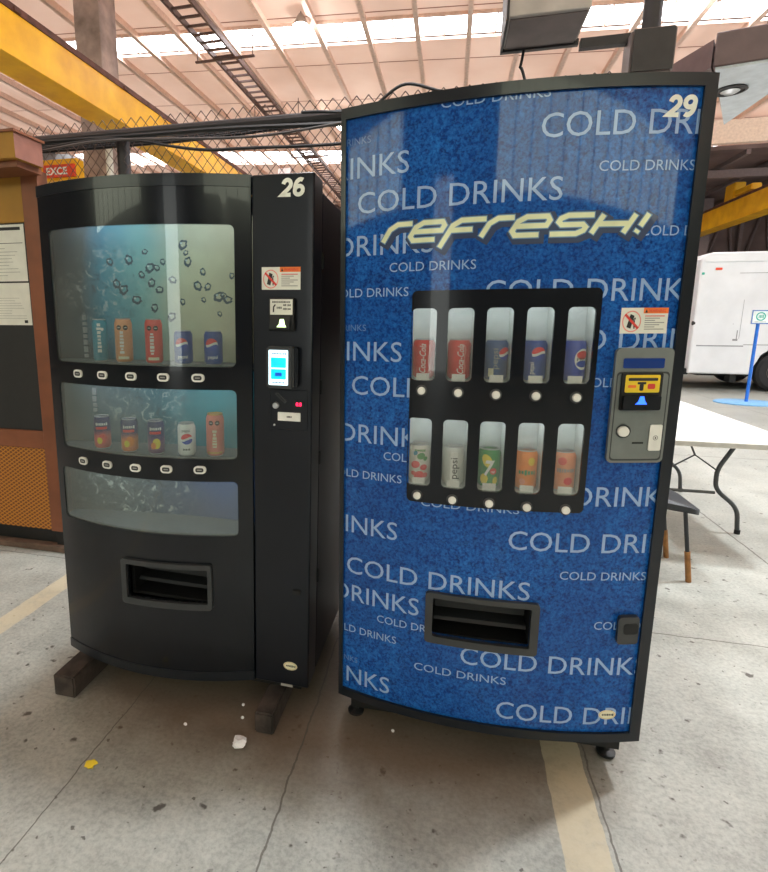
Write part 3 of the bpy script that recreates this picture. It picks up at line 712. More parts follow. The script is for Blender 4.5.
# coin mechanism
cm = avg_rect(((0.2960, 1.3730), (0.4482, 1.3737), (0.4497, 1.0509), (0.2942, 1.0518)))
def q(u, v): return cm[0]+u*(cm[1]-cm[0]), cm[2]+v*(cm[3]-cm[2])
def uvbox(mb, u0, u1, v0, v1, d0, d1, bev=0, par=None):
    (x0, z0), (x1, z1) = q(u0, v0), q(u1, v1); b = flat([rrect(x0, x1, z0, z1, min(.004, (z1-z0)*.3))]); slicex(b, .02); thick(b, d1-d0); mb.add(b, fn=map_r(d0))
mb = MB().use('grey_plastic'); b = flat([rrect(*cm, .014)]); slicex(b, .02); thick(b, .022); mb.add(b, fn=map_r(-.018)); g = mb.build('coin_mechanism', MR, bevel=.005)
mb = MB().use('dark_grey'); b = flat([rrect(*q(.05, .02), .01)]) if 0 else flat([rrect(q(.04, 0)[0], q(.96, 0)[0], q(0, .02)[1], q(0, .80)[1], .01), rrect(q(.06, 0)[0], q(.94, 0)[0], q(0, .035)[1], q(0, .785)[1], .01)]); slicex(b, .02); mb.add(b, fn=map_r(-.0184)); mb.build('panel_groove', g, smooth=False)
mb = MB().use('lcd_blue'); uvbox(mb, .13, .84, .83, .915, -.021, -.016); mb.build('price_display', g)
mb = MB().use('near_black'); uvbox(mb, .12, .83, .47, .79, -.026, -.016); bv = mb.build('bill_validator', g, bevel=.003)
mb = MB().use('yellow_label'); uvbox(mb, .18, .78, .625, .775, -.0272, -.026); mb.use('ink'); uvbox(mb, .23, .74, .725, .75, -.0278, -.0272); uvbox(mb, .43, .50, .64, .70, -.0278, -.0272); uvbox(mb, .39, .54, .695, .715, -.0278, -.0272); mb.use('ink_red'); uvbox(mb, .57, .70, .655, .70, -.0278, -.0272)
mb.use('orange_ink'); uvbox(mb, .23, .37, .665, .69, -.0278, -.0272); mb.build('instruction_label', bv, smooth=False)
mb = MB().use('black_gloss'); uvbox(mb, .15, .80, .48, .60, -.042, -.026); mb.build('bill_mouth', bv, bevel=.006)
mb = MB().use('glow_blue'); (x, z) = q(.44, .555); mb.add(flat([[(x-.014, z-.008), (x+.018, z-.008), (x+.012, z), (x+.008, z+.014), (x-.002, z+.014), (x-.006, z)]]), fn=map_r(-.0432)); b = flat([ell(x, z, .006, .006, 10)]); thick(b, .001); mb.add(b, fn=map_r(-.0436)); mb.build('lit_arrow', bv, smooth=False)
x, z = q(.235, .285); T = Matrix.Translation((x, bow_r(x)-.018, z)) @ Matrix.Rotation(PI/2, 4, 'X'); mb = MB().use('dark_grey'); mb.lathe([(.001, 0), (.0195, 0), (.0195, .004), (.001, .004)], 24, T); mb.use('white'); mb.lathe([(.001, .003), (.015, .003), (.014, .012), (.001, .013)], 24, T); mb.build('return_button', g)
mb = MB().use('near_black'); uvbox(mb, .42, .62, .172, .186, -.0195, -.017); mb.build('coin_slot', g)
mb = MB().use('white'); uvbox(mb, .71, .93, .11, .34, -.022, -.017); (x, z) = q(.82, .225); mb.use('ink_grey'); mb.add(flat([ell(x, z, .007, .007, 20), ell(x, z, .005, .005, 20)]), fn=map_r(-.0226)); mb.use('ink'); mb.add(flat([ell(x, z, .002, .003, 10)]), fn=map_r(-.0228)); mb.build('lock_plate', g)
port_parts(MR, rporto, rport, map_r, bow_r, .2, 'dark_grey')
w = avg_rect(((0.3744, 0.5732), (0.4398, 0.5717), (0.4385, 0.4835), (0.3814, 0.4849)))
mb = MB().use('dark_grey'); b = flat([rrect(*w, .01)]); slicex(b, .02); thick(b, .02); mb.add(b, fn=map_r(-.018)); lk = mb.build('door_lock', MR, bevel=.004)
x, z = (0.4153, 0.5344); mb = MB().use('near_black'); b = flat([rrect(x-.021, x+.021, z-.017, z+.017, .008)]); thick(b, .002); mb.add(b, fn=map_r(-.0195)); mb.build('keyhole', lk)
oval(*(0.3782, 0.2310), MR, map_r)
bpy.context.view_layer.update()

# ------------------------------------------------------------------ drink cans (each a thing of its own inside its machine)
def can_material(name, base, fade=None, var=.05):
    if fade:
        k = NT(name); v = k.obj(); z = k.n('SeparateXYZ', {0: v}).outputs[2]
        f = k.math('ADD', k.math('DIVIDE', z, .125), k.math('MULTIPLY', k.math('ADD', k.noise(v, 30, 3), -.5), fade[2] if len(fade) > 2 else .3))
        c = k.ramp(f, [(fade[0], lin(base)), (fade[1], lin(fade[3]))])
        b = k.n('BsdfPrincipled', {'Base Color': c, 'Roughness': .38}); return k.surf(b.outputs[0])
    return P(name, base, .38, var=var)
for n, c in (('can_red', (214, 48, 42)), ('can_blue', (20, 66, 150)), ('can_navy', (38, 44, 92)), ('can_white', (226, 226, 222)), ('can_silver', (208, 208, 200)),
             ('can_green', (20, 132, 54)), ('can_orange', (236, 132, 30)), ('can_peach', (232, 146, 104)), ('can_pink', (226, 132, 116)), ('can_beige', (226, 158, 112)),
             ('can_teal', (38, 142, 168)), ('can_coral', (232, 84, 74)), ('globe_red', (226, 50, 52)), ('globe_blue', (18, 60, 170)), ('leaf_green', (70, 150, 70)), ('lime', (226, 206, 40)), ('can_dull_blue', (46, 78, 132))):
    M[n] = can_material(n, c)

def cyl(r, a0=0):   # wraps a flat decal (x = arc length, y = height) round a can facing -y
    def f(c):
        a = a0+c.x/r; return Vector((r*math.sin(a), -r*math.cos(a), c.y))
    return f
class Can:
    def __init__(s, r, h, mat, lid='silver'):
        s.r, s.h = r, h; s.b = MB().use('silver'); n = r*.12
        s.b.lathe([(r*.78, 0), (r*.82, .004)], 28)
        s.b.use(mat); s.b.lathe([(r*.82, .004), (r, .012), (r, h*.88), (r*.84, h*.97)], 28)
        s.b.use(lid); s.b.lathe([(r*.84, h*.97), (r*.86, h), (r*.80, h), (r*.78, h-.004), (.001, h-.004)], 28)
    def wrap(s, b, m, k=1, a=0):
        s.b.use(m); s.b.add(slicex(b, .006), fn=cyl(s.r+.0003*k, a)); return s
    def word(s, w, z, h, m, width=None, a=0, k=1, vert=False, off=.01, shear=0):
        b = text2d(w, 0, z, h, w=width, anchor='c', rot=PI/2 if vert else 0, off=off, shear=shear); return s.wrap(b, m, k, a)
    def seals(s, z):
        for u in (-.013, .011): s.wrap(flat([ell(u, z, .0095, .0095, 8, PI/8)]), 'near_black', 2); s.wrap(flat([rect(u-.005, u+.005, z-.001, z+.001)]), 'white', 3)
        return s
    def globe(s, z, r, a=0):
        s.wrap(flat([ell(0, z, r, r*.92, 28)]), 'white', 1, a)
        up = [(r*math.cos(t), z+r*.92*math.sin(t)) for t in [PI*k/14 for k in range(15)]]; lo = [(x, 2*z-y) for x, y in up[::-1]]
        wv = lambda x, o: z+o+r*.22*math.sin(x/r*2.2)
        xs = [r*(-.93+1.86*k/10) for k in range(11)]
        s.wrap(flat([[p for p in up if p[1] > wv(p[0], r*.14)]+[(x, wv(x, r*.14)) for x in xs]]), 'globe_red', 2, a)
        s.wrap(flat([[p for p in lo if p[1] < wv(p[0], -r*.22)]+[(x, wv(x, -r*.22)) for x in xs[::-1]]]), 'globe_blue', 2, a); return s
    def done(s, label, mach, loc, turn=0, group=None):
        o = s.b.build('drink_can', ang=50); tag(o, label, 'can', group)
        wl = mach.matrix_world @ loc
        if mach is ML: turn = math.atan2(-wl.x, wl.y)*.8      # machine 26's cans are turned towards the aisle
        o.matrix_world = mach.matrix_world @ Matrix.Translation(loc) @ Matrix.Rotation(turn, 4, 'Z') @ Matrix.Scale(.93 if mach is ML else 1, 4); return o

SH = -.004
def locL(p, w):   # standing on the shelf of one display window
    return Vector((p[0], bow_l(p[0])+.048, w[2]-SH+.0002))
gL = 'cans behind the display windows of machine 26'
c = Can(.027, .158, 'can_teal'); c.wrap(scribble(0, .085, .10, .018, 7, True), 'white'); c.wrap(flat([ell(.012, .12, .006, .006, 10)]), 'white')
c.done('slim teal can with white upright lettering, first in the top display row', ML, locL((-0.2642, 1.3392), wins[0]), 0, gL)
for px, m, lab in (((-0.1626, 1.3425), 'can_beige', 'tall beige-orange can with two black seals in the top display row'), ((-0.0470, 1.3456), 'can_coral', 'tall coral-red can with two black seals in the top display row')):
    c = Can(.031, .162, m); c.seals(.128); c.wrap(scribble(-.004, .072, .075, .016, 6, True, 3 if m == 'can_beige' else 5), 'white'); c.wrap(flat([rect(-.02, .02, .014, .024)]), 'cream'); c.done(lab, ML, locL(px, wins[0]), 0, gL)
for px, lab in (((0.0559, 1.3644), 'blue can with a red and white globe, standing beside the coral-red can'), ((0.1552, 1.3659), 'blue can with a red and white globe, last in the top display row')):
    c = Can(.033, .122, 'can_blue'); c.globe(.074, .023, -.12); c.word('pepsi', .030, .013, 'white', width=.036); c.done(lab, ML, locL(px, wins[0]), 0, gL)
M['juice_peach'] = can_material('juice_peach', (228, 110, 100), (.35, .62, .3, (44, 46, 96))); M['juice_orange'] = can_material('juice_orange', (226, 128, 70), (.35, .62, .3, (44, 46, 96))); M['juice_pear'] = can_material('juice_pear', (120, 70, 120), (.35, .62, .3, (40, 48, 100)))
for px, m, f, lab in (((-0.2799, 1.0504), 'juice_peach', 'can_coral', 'navy juice can with a red peach picture, first in the middle display row'), ((-0.1591, 1.0611), 'juice_orange', 'can_orange', 'navy juice can with an orange fruit picture, second in the middle display row'), ((-0.0538, 1.0679), 'juice_pear', 'lime', 'navy juice can with a yellow pear picture in the middle display row')):
    c = Can(.031, .128, m); c.wrap(scribble(0, .098, .042, .012, 5), 'white'); c.wrap(flat([rect(-.022, .022, .078, .088)]), 'globe_red'); c.wrap(flat([ell(.004, .042, .015, .02, 20)]), f); c.wrap(flat([ell(-.008, .034, .010, .013, 16)]), 'lime' if f != 'lime' else 'can_orange', 2); c.done(lab, ML, locL(px, wins[1]), 0, gL)
c = Can(.033, .122, 'can_white'); c.globe(.066, .022, .1); c.word('pepsi', .098, .011, 'near_black', width=.03, vert=False); c.wrap(scribble(0, .026, .024, .008, 4), 'ink')
c.done('white can with a small red and blue globe in the middle display row', ML, locL((0.0575, 1.0550), wins[1]), 0, gL)
c = Can(.033, .16, 'can_pink', 'gold'); c.seals(.128); c.wrap(scribble(0, .066, .06, .018, 5, True), 'cream'); c.wrap(flat([rect(-.03, .03, .013, .020)]), 'gold')
c.done('tall salmon-pink can with gold rims, last in the middle display row', ML, locL((0.1552, 1.0748), wins[1]), 0, gL)

gR = 'cans behind the windows of machine 29'
def locR(w): x = (w[0]+w[1])/2; return Vector((x, bow_r(x)+.060, w[2]+.0002))
for i, (w, lab) in enumerate(zip(W1, ('red cola can in the first window of the upper row', 'red cola can in the second window of the upper row',
        'dull blue can with pale lettering in the third upper window', 'blue can with a large red and white globe in the fourth upper window', 'deep blue can with its round emblem turned aside in the last upper window'))):
    if i < 2:
        c = Can(.033, .122, 'can_red'); c.word('Coca-Cola', .062, .020, 'white', vert=True, width=.088, shear=.3, a=-.1+.2*i); c.wrap(stroke2d([(.016, .02), (.019, .04), (.015, .065), (.019, .09), (.016, .104)], .003), 'pale_red')
    elif i == 2:
        c = Can(.033, .122, 'can_dull_blue'); c.word('pepsi', .066, .018, 'ink_grey', vert=True, width=.06, a=-.2); c.wrap(flat([rect(-.024, -.008, .014, .038)]), 'cream'); c.globe(.08, .02, .75)
    elif i == 3:
        c = Can(.033, .122, 'can_blue'); c.globe(.082, .020, .22); c.word('pepsi', .040, .014, 'white', vert=True, width=.034, a=-.35)
    else:
        c = Can(.033, .122, 'globe_blue'); c.wrap(flat([ell(0, .066, .024, .03, 28)]), 'white', 1, .62); c.wrap(flat([ell(0, .078, .019, .012, 24)]), 'globe_red', 2, .62); c.wrap(flat([ell(0, .053, .019, .010, 24)]), 'globe_blue', 2, .62); c.word('PEPSI', .066, .010, 'near_black', width=.036, a=.62, k=2)
    c.done(lab, MR, locR(w), 0, gR)
M['fruit_can'] = can_material('fruit_can', (220, 214, 200))
for i, (w, lab) in enumerate(zip(W2, ('white can with red and green fruit print in the first lower window', 'silver can with dark upright lettering in the second lower window',
        'green lemon-lime can in the middle window of the lower row', 'orange can with slanted green lettering in the fourth lower window', 'peach-coloured can in the last window of the lower row'))):
    if i == 0:
        c = Can(.033, .122, 'fruit_can'); random.seed(4)
        for x, z, r, m in ((-.012, .058, .015, 'globe_red'), (.015, .05, .012, 'globe_red'), (0, .024, .017, 'globe_red'), (.02, .025, .01, 'can_coral'), (-.018, .03, .009, 'can_coral'), (.006, .086, .013, 'leaf_green'), (-.012, .095, .008, 'can_teal'), (.02, .078, .008, 'leaf_green')): c.wrap(flat([ell(x, z, r, r*.8, 14, random.random())]), m)
        c.wrap(scribble(0, .104, .03, .008, 5), 'leaf_green', 2)
    elif i == 1:
        c = Can(.033, .122, 'can_silver'); c.wrap(flat([rect(-.010, .012, .01, .108)]), 'white', 1); c.word('pepsi', .056, .022, 'ink', vert=True, width=.066, k=2)
    elif i == 2:
        c = Can(.033, .122, 'can_green'); c.wrap(flat([ell(-.008, .086, .014, .022, 16, .5)]), 'lime'); c.wrap(flat([ell(-.016, .03, .012, .016, 16)]), 'lime'); c.wrap(flat([ell(.018, .026, .008, .012, 12)]), 'lime')
        c.word('7', .066, .046, 'white', width=.026, k=2, a=-.15, off=.03, shear=.15); c.wrap(flat([ell(.011, .055, .010, .010, 20)]), 'globe_red', 3); c.word('up', .055, .008, 'white', width=.011, k=4, a=.33)
    elif i == 3:
        c = Can(.033, .122, 'can_orange'); c.wrap(scribble(0, .056, .048, .017, 6), 'can_green', 2); c.wrap(flat([ell(.012, .09, .010, .013, 14)]), 'yellow_label'); c.wrap(flat([ell(-.012, .028, .009, .010, 14)]), 'can_peach')
    else:
        c = Can(.033, .122, 'can_peach'); c.wrap(scribble(0, .066, .046, .013, 6), 'ink_grey', 2); c.wrap(flat([ell(.010, .034, .013, .012, 18)]), 'globe_red'); c.wrap(flat([ell(-.01, .094, .012, .012, 18)]), 'can_coral')
    c.done(lab, MR, locR(w), 0, gR)

# ------------------------------------------------------------------ floor things
def skid(x0, x1, y0, y1, z1, lab):
    mb = MB().use('skid_wood'); mb.box(x0, x1, y0, y1, 0.0005, z1, bev=.006)
    b = mb.build('timber_skid'); tag(b, lab, 'timber', 'timbers under machine 26')
skid(-1.432, -1.338, 1.575, 2.48, .091, 'dark timber skid poking out under the free-standing side of machine 26')
skid(-.605, -.535, 1.585, 2.48, .083, 'narrow dark timber skid under the coin panel of machine 26')
def crumple(name, lab, cat, x, y, r, m, flatn=.5, seed=1):
    random.seed(seed); b = bmesh.new(); bmesh.ops.create_icosphere(b, subdivisions=2, radius=r)
    for v in b.verts: v.co *= random.uniform(.62, 1.25); v.co.z = v.co.z*flatn
    zm = min(v.co.z for v in b.verts)
    for v in b.verts: v.co.z -= zm
    mb = MB().use(m); mb.add(b, Matrix.Translation((x, y, .0005))); o = mb.build(name, smooth=False); return tag(o, lab, cat)
crumple('crumpled_tissue', 'crumpled white tissue on the floor before machine 26', 'tissue', -.635, 1.513, .024, 'tissue', .7, 5)
crumple('paper_scrap', 'flat yellow scrap of paper on the floor joint', 'paper scrap', -1.082, 1.318, .020, 'scrap_yellow', .15, 8)
for i, (x, y, lab) in enumerate(((-.694, 1.703, 'white crumb behind the tissue, nearest the door of machine 26'), (-.672, 1.640, 'white crumb behind the tissue, by the narrow skid'), (-.86, 1.556, 'white crumb between the tissue and the dark timber skid'), (-.128, 1.71, 'white crumb under the near edge of machine 29'))):
    o = crumple('paper_crumb', lab, 'crumb', x, y, .006, 'tissue', .8, 20+i)

# ------------------------------------------------------------------ notice board
NB = thing('notice_board', 'brown steel notice board with a cornice and yellow mesh foot', 'notice board', (-2.78, 2.76, 0))
def lb(mb, x0, x1, y0, y1, z0, z1, bev=0): return mb.box(x0+2.78, x1+2.78, y0-2.76, y1-2.76, z0, z1, bev)
mb = MB().use('board_brown'); lb(mb, -2.372, -2.262, 2.715, 2.80, .135, 2.262); mb.build('post', NB, bevel=.004)
mb = MB().use('board_brown'); lb(mb, -3.36, -3.25, 2.715, 2.80, .135, 2.262); mb.build('post', NB, bevel=.004)
mb = MB().use('board_olive'); lb(mb, -3.25, -2.372, 2.722, 2.79, 1.99, 2.262); lb(mb, -3.25, -2.372, 2.728, 2.79, 2.12, 2.13); mb.build('header_panel', NB, bevel=.003)
mb = MB().use('board_olive'); lb(mb, -3.38, -2.20, 2.50, 2.70, 2.262, 2.385); mb.use('board_pink'); mb.face([(-2.1995+2.78, 2.50-2.76, 2.262), (-2.1995+2.78, 2.70-2.76, 2.262), (-2.1995+2.78, 2.70-2.76, 2.385), (-2.1995+2.78, 2.50-2.76, 2.385)]); mb.use('board_brown'); lb(mb, -3.39, -2.19, 2.49, 2.712, 2.385, 2.397); lb(mb, -3.36, -2.23, 2.54, 2.72, 2.23, 2.262); mb.build('cornice', NB, smooth=False)
mb = MB().use('board_black'); lb(mb, -3.25, -2.372, 2.735, 2.79, .775, 1.99); mb.build('black_panel', NB)
mb = MB().use('board_brown'); lb(mb, -3.25, -2.372, 2.718, 2.79, .665, .775); mb.build('ledge', NB, bevel=.004)
mb = MB().use('yellow_mesh'); lb(mb, -3.25, -2.372, 2.735, 2.75, .135, .665); mb.build('mesh_panel', NB)
mb = MB().use('near_black'); lb(mb, -3.25, -2.372, 2.755, 2.765, .043, .14); mb.build('gap_shade_panel', NB)  # added dark panel painting the shade in the gap under the board
for x in (-3.3, -2.35):
    mb = MB().use('near_black'); lb(mb, x, x+.05, 2.73, 2.79, .043, .135); mb.build('foot', NB)
mb = MB().use('kerb'); mb.box(-4.2, -2.12, 2.70, 2.86, .0005, .042, bev=.006); tag(mb.build('base_plank'), 'brown base plank lying under the notice board', 'plank')
def sheet(x0, x1, z0, z1, lab, seed, rot=0):
    random.seed(seed); mb = MB().use('white_paper'); y = 2.7345
    def put(b): mb.add(b, Matrix.Translation((x0, 0, z0)) @ Matrix.Rotation(rot, 4, 'Y'), fn=lambda c: Vector((c.x, y+c.z, c.y)))
    W, H = x1-x0, z1-z0; b = flat([rect(0, W, 0, H)]); thick(b, -.001); put(b)
    mb.use('ink'); 
    if seed == 1:
        b = flat([rect(.03*W, .92*W, .90*H, .955*H)]); thick(b, -.0014); put(b); b = flat([rect(.05*W, .95*W, .67*H, .68*H)]); thick(b, -.0014); put(b)
        mb.use('ink_grey')
    else: mb.use('ink_grey')
    for k in range(9):
        v = (.1+.06*k)*H+(.06*H if seed > 1 else 0); 
        if v > .85*H: continue
        b = flat([rect(.12*W, random.uniform(.5, .9)*W, v, v+.008*H)]); thick(b, -.0014); put(b)
    if seed > 1: mb.use('ink'); b = flat([rect(.82*W, .9*W, .05*H, .12*H)]); thick(b, -.0014); put(b)
    tag(mb.build('notice_sheet', smooth=False), lab, 'paper notice', 'sheets on the notice board')
sheet(-2.70, -2.395, 1.665, 1.982, 'white notice sheet with a black heading bar, upper of the two on the board', 1)
sheet(-2.68, -2.392, 1.412, 1.655, 'white form with fine print, lower of the two on the board', 2)

# ------------------------------------------------------------------ chain-link fence with its cables
FY = 2.89
FN = thing('chain_link_fence', 'rusty chain-link fence with top rail running behind the machines', 'fence', (-1.5, FY, 0))
mb = MB().use('wire'); pw, ph = .060, .072; x = -4.6
def zig(i):
    s = -1 if i % 2 else 1; x0 = -4.6+i*pw/2; pts = []; z = .06; k = 0
    while z < 2.575:
        pts.append((x0+(pw/4 if (k+i) % 2 else -pw/4)+1.5, (.002 if k % 2 else -.002), z)); z += ph/2; k += 1
    return pts
for i in range(int(5.3/(pw/2))):
    p = [(a, b, c) for a, b, c in zig(i) if c > 1.55]       # the lower part is never seen past the machines
    q_ = [(a, b, c) for a, b, c in zig(i) if c <= 1.60]
    mb.tube(p, .0026, 4, caps=False)
    if i % 2 == 0: mb.tube(q_, .0016, 3, caps=False)
mb.build('mesh', FN, ang=80)
mb = MB().use('steel_dark'); mb.tube([(-3.1, 0, 2.47), (2.22, 0, 2.455)], .028, 10); mb.build('top_rail', FN)
for x in (-1.84, -4.45):
    mb = MB().use('steel_dark'); mb.tube([(x+1.5, .03, 0.001), (x+1.5, .03, 2.46)], .036, 12); mb.use('rail_rust'); mb.tube([(x+1.5, .03, 2.46), (x+1.53, .03, 2.50)], [.036, .02], 10); mb.build('fence_post', FN)
def catenary(pts, n=10):
    out = []
    for (a, b) in zip(pts, pts[1:]):
        a, b = Vector(a), Vector(b)
        for k in range(n): t = k/n; t2 = t*t*(3-2*t); p = a.lerp(b, t); p.z = a.z+(b.z-a.z)*t2; out.append(p)
    return out+[Vector(pts[-1])]
def cable(pts, r, m, lab):
    mb = MB().use(m); mb.tube(catenary(pts), r, 6); tag(mb.build('power_cord'), lab, 'cable', 'cables strung along the fence')
cable([(-4.4, FY-.05, 2.50), (-2.6, FY-.05, 2.44), (-1.4, FY-.05, 2.43), (-.3, FY-.05, 2.40), (.75, FY-.05, 2.45)], .012, 'cable_black', 'thick black cable lying along the fence rail')
cable([(-4.4, FY-.075, 2.45), (-2.9, FY-.075, 2.35), (-1.9, FY-.075, 2.42), (-1.2, FY-.075, 2.32), (-.6, FY-.075, 2.305), (.1, FY-.075, 2.37), (.7, FY-.075, 2.48)], .008, 'cable_black', 'black cable sagging lowest below the fence rail')
cable([(-4.4, FY-.11, 2.47), (-2.4, FY-.11, 2.37), (-1.9, FY-.11, 2.40), (-1.0, FY-.11, 2.36), (-.3, FY-.11, 2.40), (.2, FY-.11, 2.44)], .007, 'cable_grey', 'thin grey cable sagging across the fence post')
cable([(-.75, FY-.14, 2.44), (-.45, FY-.14, 2.42), (-.25, FY-.14, 2.52), (-.05, FY-.14, 2.47)], .007, 'cable_black', 'looped black cable rising over the corner of machine 29')
random.seed(3)
for k in range(3):
    mb = MB().use('cable_black'); z0 = 2.455+.018*k
    mb.tube(catenary([(-4.4, FY+.085+.022*k, z0), (-2.8, FY+.085+.022*k, z0-.02), (-1.6, FY+.085+.022*k, z0-.025), (-.6, FY+.085+.022*k, z0+.005), (.65, FY+.085+.022*k, z0-.02)]), .009, 6)
    tag(mb.build('power_cord'), ('black bundled cable on the far face of the fence, topmost', 'black bundled cable on the far face of the fence, middle', 'black bundled cable on the far face of the fence, lowest')[2-k], 'cable', 'cables strung along the fence')

# ------------------------------------------------------------------ fixtures above the blue machine
PL = thing('fixture_pole', 'dark pole carrying a square junction box above the corner of machine 29', 'pole', (.80, FY+.06, 0))
mb = MB().use('steel_dark'); mb.tube([(0, 0, .001), (0, 0, 3.6)], .038, 14); mb.build('pole', PL)
mb = MB().use('box_dark'); mb.box(-.10, .075, -.11, .02, 2.505, 2.685, bev=.01); jb = mb.build('junction_box', PL)
mb = MB().use('steel_dark'); mb.box(-.092, .067, -.114, -.109, 2.513, 2.677); mb.build('cover', jb)
mb = MB().use('box_grey'); mb.tube([(0, -.05, 2.40), (0, -.05, 2.51)], .045, 14); mb.build('sleeve', PL)
mb = MB().use('steel_dark'); mb.box(-.293, -.09, -.05, -.015, 2.655, 2.695); mb.build('cross_arm', PL)
BX = thing('hanging_box', 'large grey metal box hanging above machine 29, seen from below', 'metal box', (.335, 2.80, 2.70))
mb = MB().use('box_grey'); mb.prism([(-.145, 0), (.155, -.31+.31), (.155, .30), (-.135, .30)], -.16, .16, 'x'); mb.build('body', BX, bevel=.004)
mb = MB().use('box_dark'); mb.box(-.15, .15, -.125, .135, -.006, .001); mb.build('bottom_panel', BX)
mb = MB().use('steel_dark'); mb.box(-.168, -.158, -.15, .16, -.012, .30); mb.box(-.168, .17, .135, .16, -.014, .012); mb.build('frame', BX)
mb = MB().use('cable_black'); mb.tube(catenary([(-.06, .14, 0), (-.075, .145, -.08), (-.03, .155, -.17)], 6), .007, 6); mb.build('power_cord', BX)
mb = MB().use('steel_dark'); mb.tube([(0, 0, .299), (0, 0, 5.19)], .008, 8); mb.build('hanger', BX)
HD = thing('light_hood', 'grey overhead hood with a white underside and round lamp beside machine 29', 'lamp hood', (1.62, 3.80, 2.70))
hp = [(1.238-1.62, 3.41-3.80), (1.60-1.62, 3.34-3.80), (1.665-1.62, 3.62-3.80), (1.655-1.62, 4.31-3.80)]
mb = MB().use('hood_white'); mb.prism(hp, 0, .012, 'z'); mb.build('underside', HD)
mb = MB().use('hood_brown'); mb.prism([(x*1.04, y*1.02) for x, y in hp], .012, .17, 'z'); mb.build('housing', HD, bevel=.006)
mb = MB().use('hood_brown'); mb.prism([(-.395, -.37), (-.56, .06), (-.53, .10), (-.33, -.24)], .02, .15, 'z'); mb.build('side_flap', HD)
lens = MB().use('steel_dark'); T = Matrix.Translation((-.19, -.10, -.012)); lens.lathe([(.075, .013), (.080, .004), (.066, 0), (.060, .010), (.001, .012)], 28, T); lo = lens.build('lamp_ring', HD)
lens = MB().use('silver'); lens.lathe([(.001, -.012), (.025, -.009), (.045, .002), (.001, .008)], 20, T); lens.build('lamp_glass', lo)
mb = MB().use('steel_dark'); mb.tube([(-.05, -.1, .168), (-.05, -.1, 5.08)], .01, 8); mb.build('hanger', HD)

# ------------------------------------------------------------------ table, chair, sign, truck on the right
TB = thing('folding_table', 'white-topped folding table with dark bent tube legs', 'table', (1.685, 4.57, 0))
mb = MB().use('table_white'); mb.box(-.385, .385, -.93, .93, .712, .74, bev=.006); mb.build('tabletop', TB)
mb = MB().use('table_edge'); mb.box(-.387, .387, -.935, -.928, .708, .737); mb.box(-.387, .387, .928, .935, .708, .737); mb.box(-.389, -.384, -.93, .93, .708, .737); mb.box(.384, .389, -.93, .93, .708, .737); mb.build('edge_band', TB)
def bend(pts, n=5):
    out = [Vector(pts[0])]
    for a, b, c in zip(pts, pts[1:], pts[2:]):
        a, b, c = Vector(a), Vector(b), Vector(c); r = .35; A, C_ = b.lerp(a, r), b.lerp(c, r)
        for k in range(n+1): t = k/n; out.append(A*(1-t)**2+b*2*t*(1-t)+C_*t*t)
    return out+[Vector(pts[-1])]
for yy in (-.42, .55):
    for s in (1, -1):
        mb = MB().use('leg_grey'); mb.tube(bend([(s*.27, yy, .712), (s*.22, yy, .60), (s*.145, yy, .45), (s*.15, yy, .31), (s*.30, yy, .185), (s*.32, yy, .001)]), .0145, 10); lg = mb.build('leg', TB)
        mb = MB().use('rubber'); mb.tube([(s*.319, yy, .0005), (s*.3195, yy, .03)], .018, 10); mb.build('foot_cap', lg)
    mb = MB().use('leg_grey'); mb.tube([(-.15, yy, .285), (.15, yy, .285)], .011, 8); mb.tube([(-.15, yy, .44), (.0, yy, .545), (.15, yy, .44)], .006, 6); mb.tube([(0, yy, .545), (0, yy+(.25 if yy < 0 else -.25), .71)], .007, 6); mb.build('brace', TB)
    for a in (1, -1):
        mb = MB().use('leg_grey'); mb.box(-.30, .30, yy-.02, yy+.02, .700, .712) if a == 1 else None
        if a == 1: mb.build('leg_bracket', TB)
        else: mb.bm.free()
CH = thing('chair', 'black chair with brown-tipped legs half hidden behind machine 29', 'chair', (1.16, 3.43, 0))
mb = MB().use('chair_black'); b = flat([rrect(-.215, .235, -.20, .20, .07, 8)]); bmesh.ops.subdivide_edges(b, edges=b.edges[:], cuts=2); thick(b, .028)
for v in b.verts: v.co.z += .435-.35*max(0, v.co.x-.12)+.3*max(0, -v.co.x-.12)*0
mb.add(b); mb.build('seat', CH, bevel=.006)
mb = MB().use('chair_black'); b = flat([rrect(-.17, .17, .62, .84, .06, 8)]); slicex(b, .03); thick(b, .02); mb.add(b, fn=lambda c: Vector((-.235-.06*(c.y-.6)+c.z+.6*c.x*c.x, c.x, c.y))); mb.build('backrest', CH)
for sx, sy in ((.155, -.165), (.155, .165), (-.17, -.165), (-.17, .165)):
    mb = MB().use('chair_black'); ex = .065 if sx > 0 else -.06
    if sx < 0: mb.tube([(-.235-.012, sy*.8, .80), (-.215, sy*.9, .47), (sx, sy, .43), (sx+ex*.62, sy, .17)], .011, 8)
    else: mb.tube([(sx, sy, .43), (sx+ex*.62, sy, .17)], .011, 8)
    lg = mb.build('leg', CH); mb = MB().use('wood_tip'); mb.tube([(sx+ex*.6, sy, .18), (sx+ex, sy, .0008)], .0145, 10); mb.build('leg_tip', lg)
SG = thing('sign_post', 'blue post on a pale blue floor plate with a small white and green sign', 'sign post', (5.28, 11.3, 0))
mb = MB().use('base_blue'); mb.lathe([(.50, .0006), (.50, .02), (.48, .03), (.001, .032)], 36, Matrix.Diagonal((1, .8, 1, 1))); mb.build('base_plate', SG)
mb = MB().use('post_blue'); mb.tube([(0, 0, .03), (.0, 0, 1.43)], .027, 12); mb.build('post', SG)
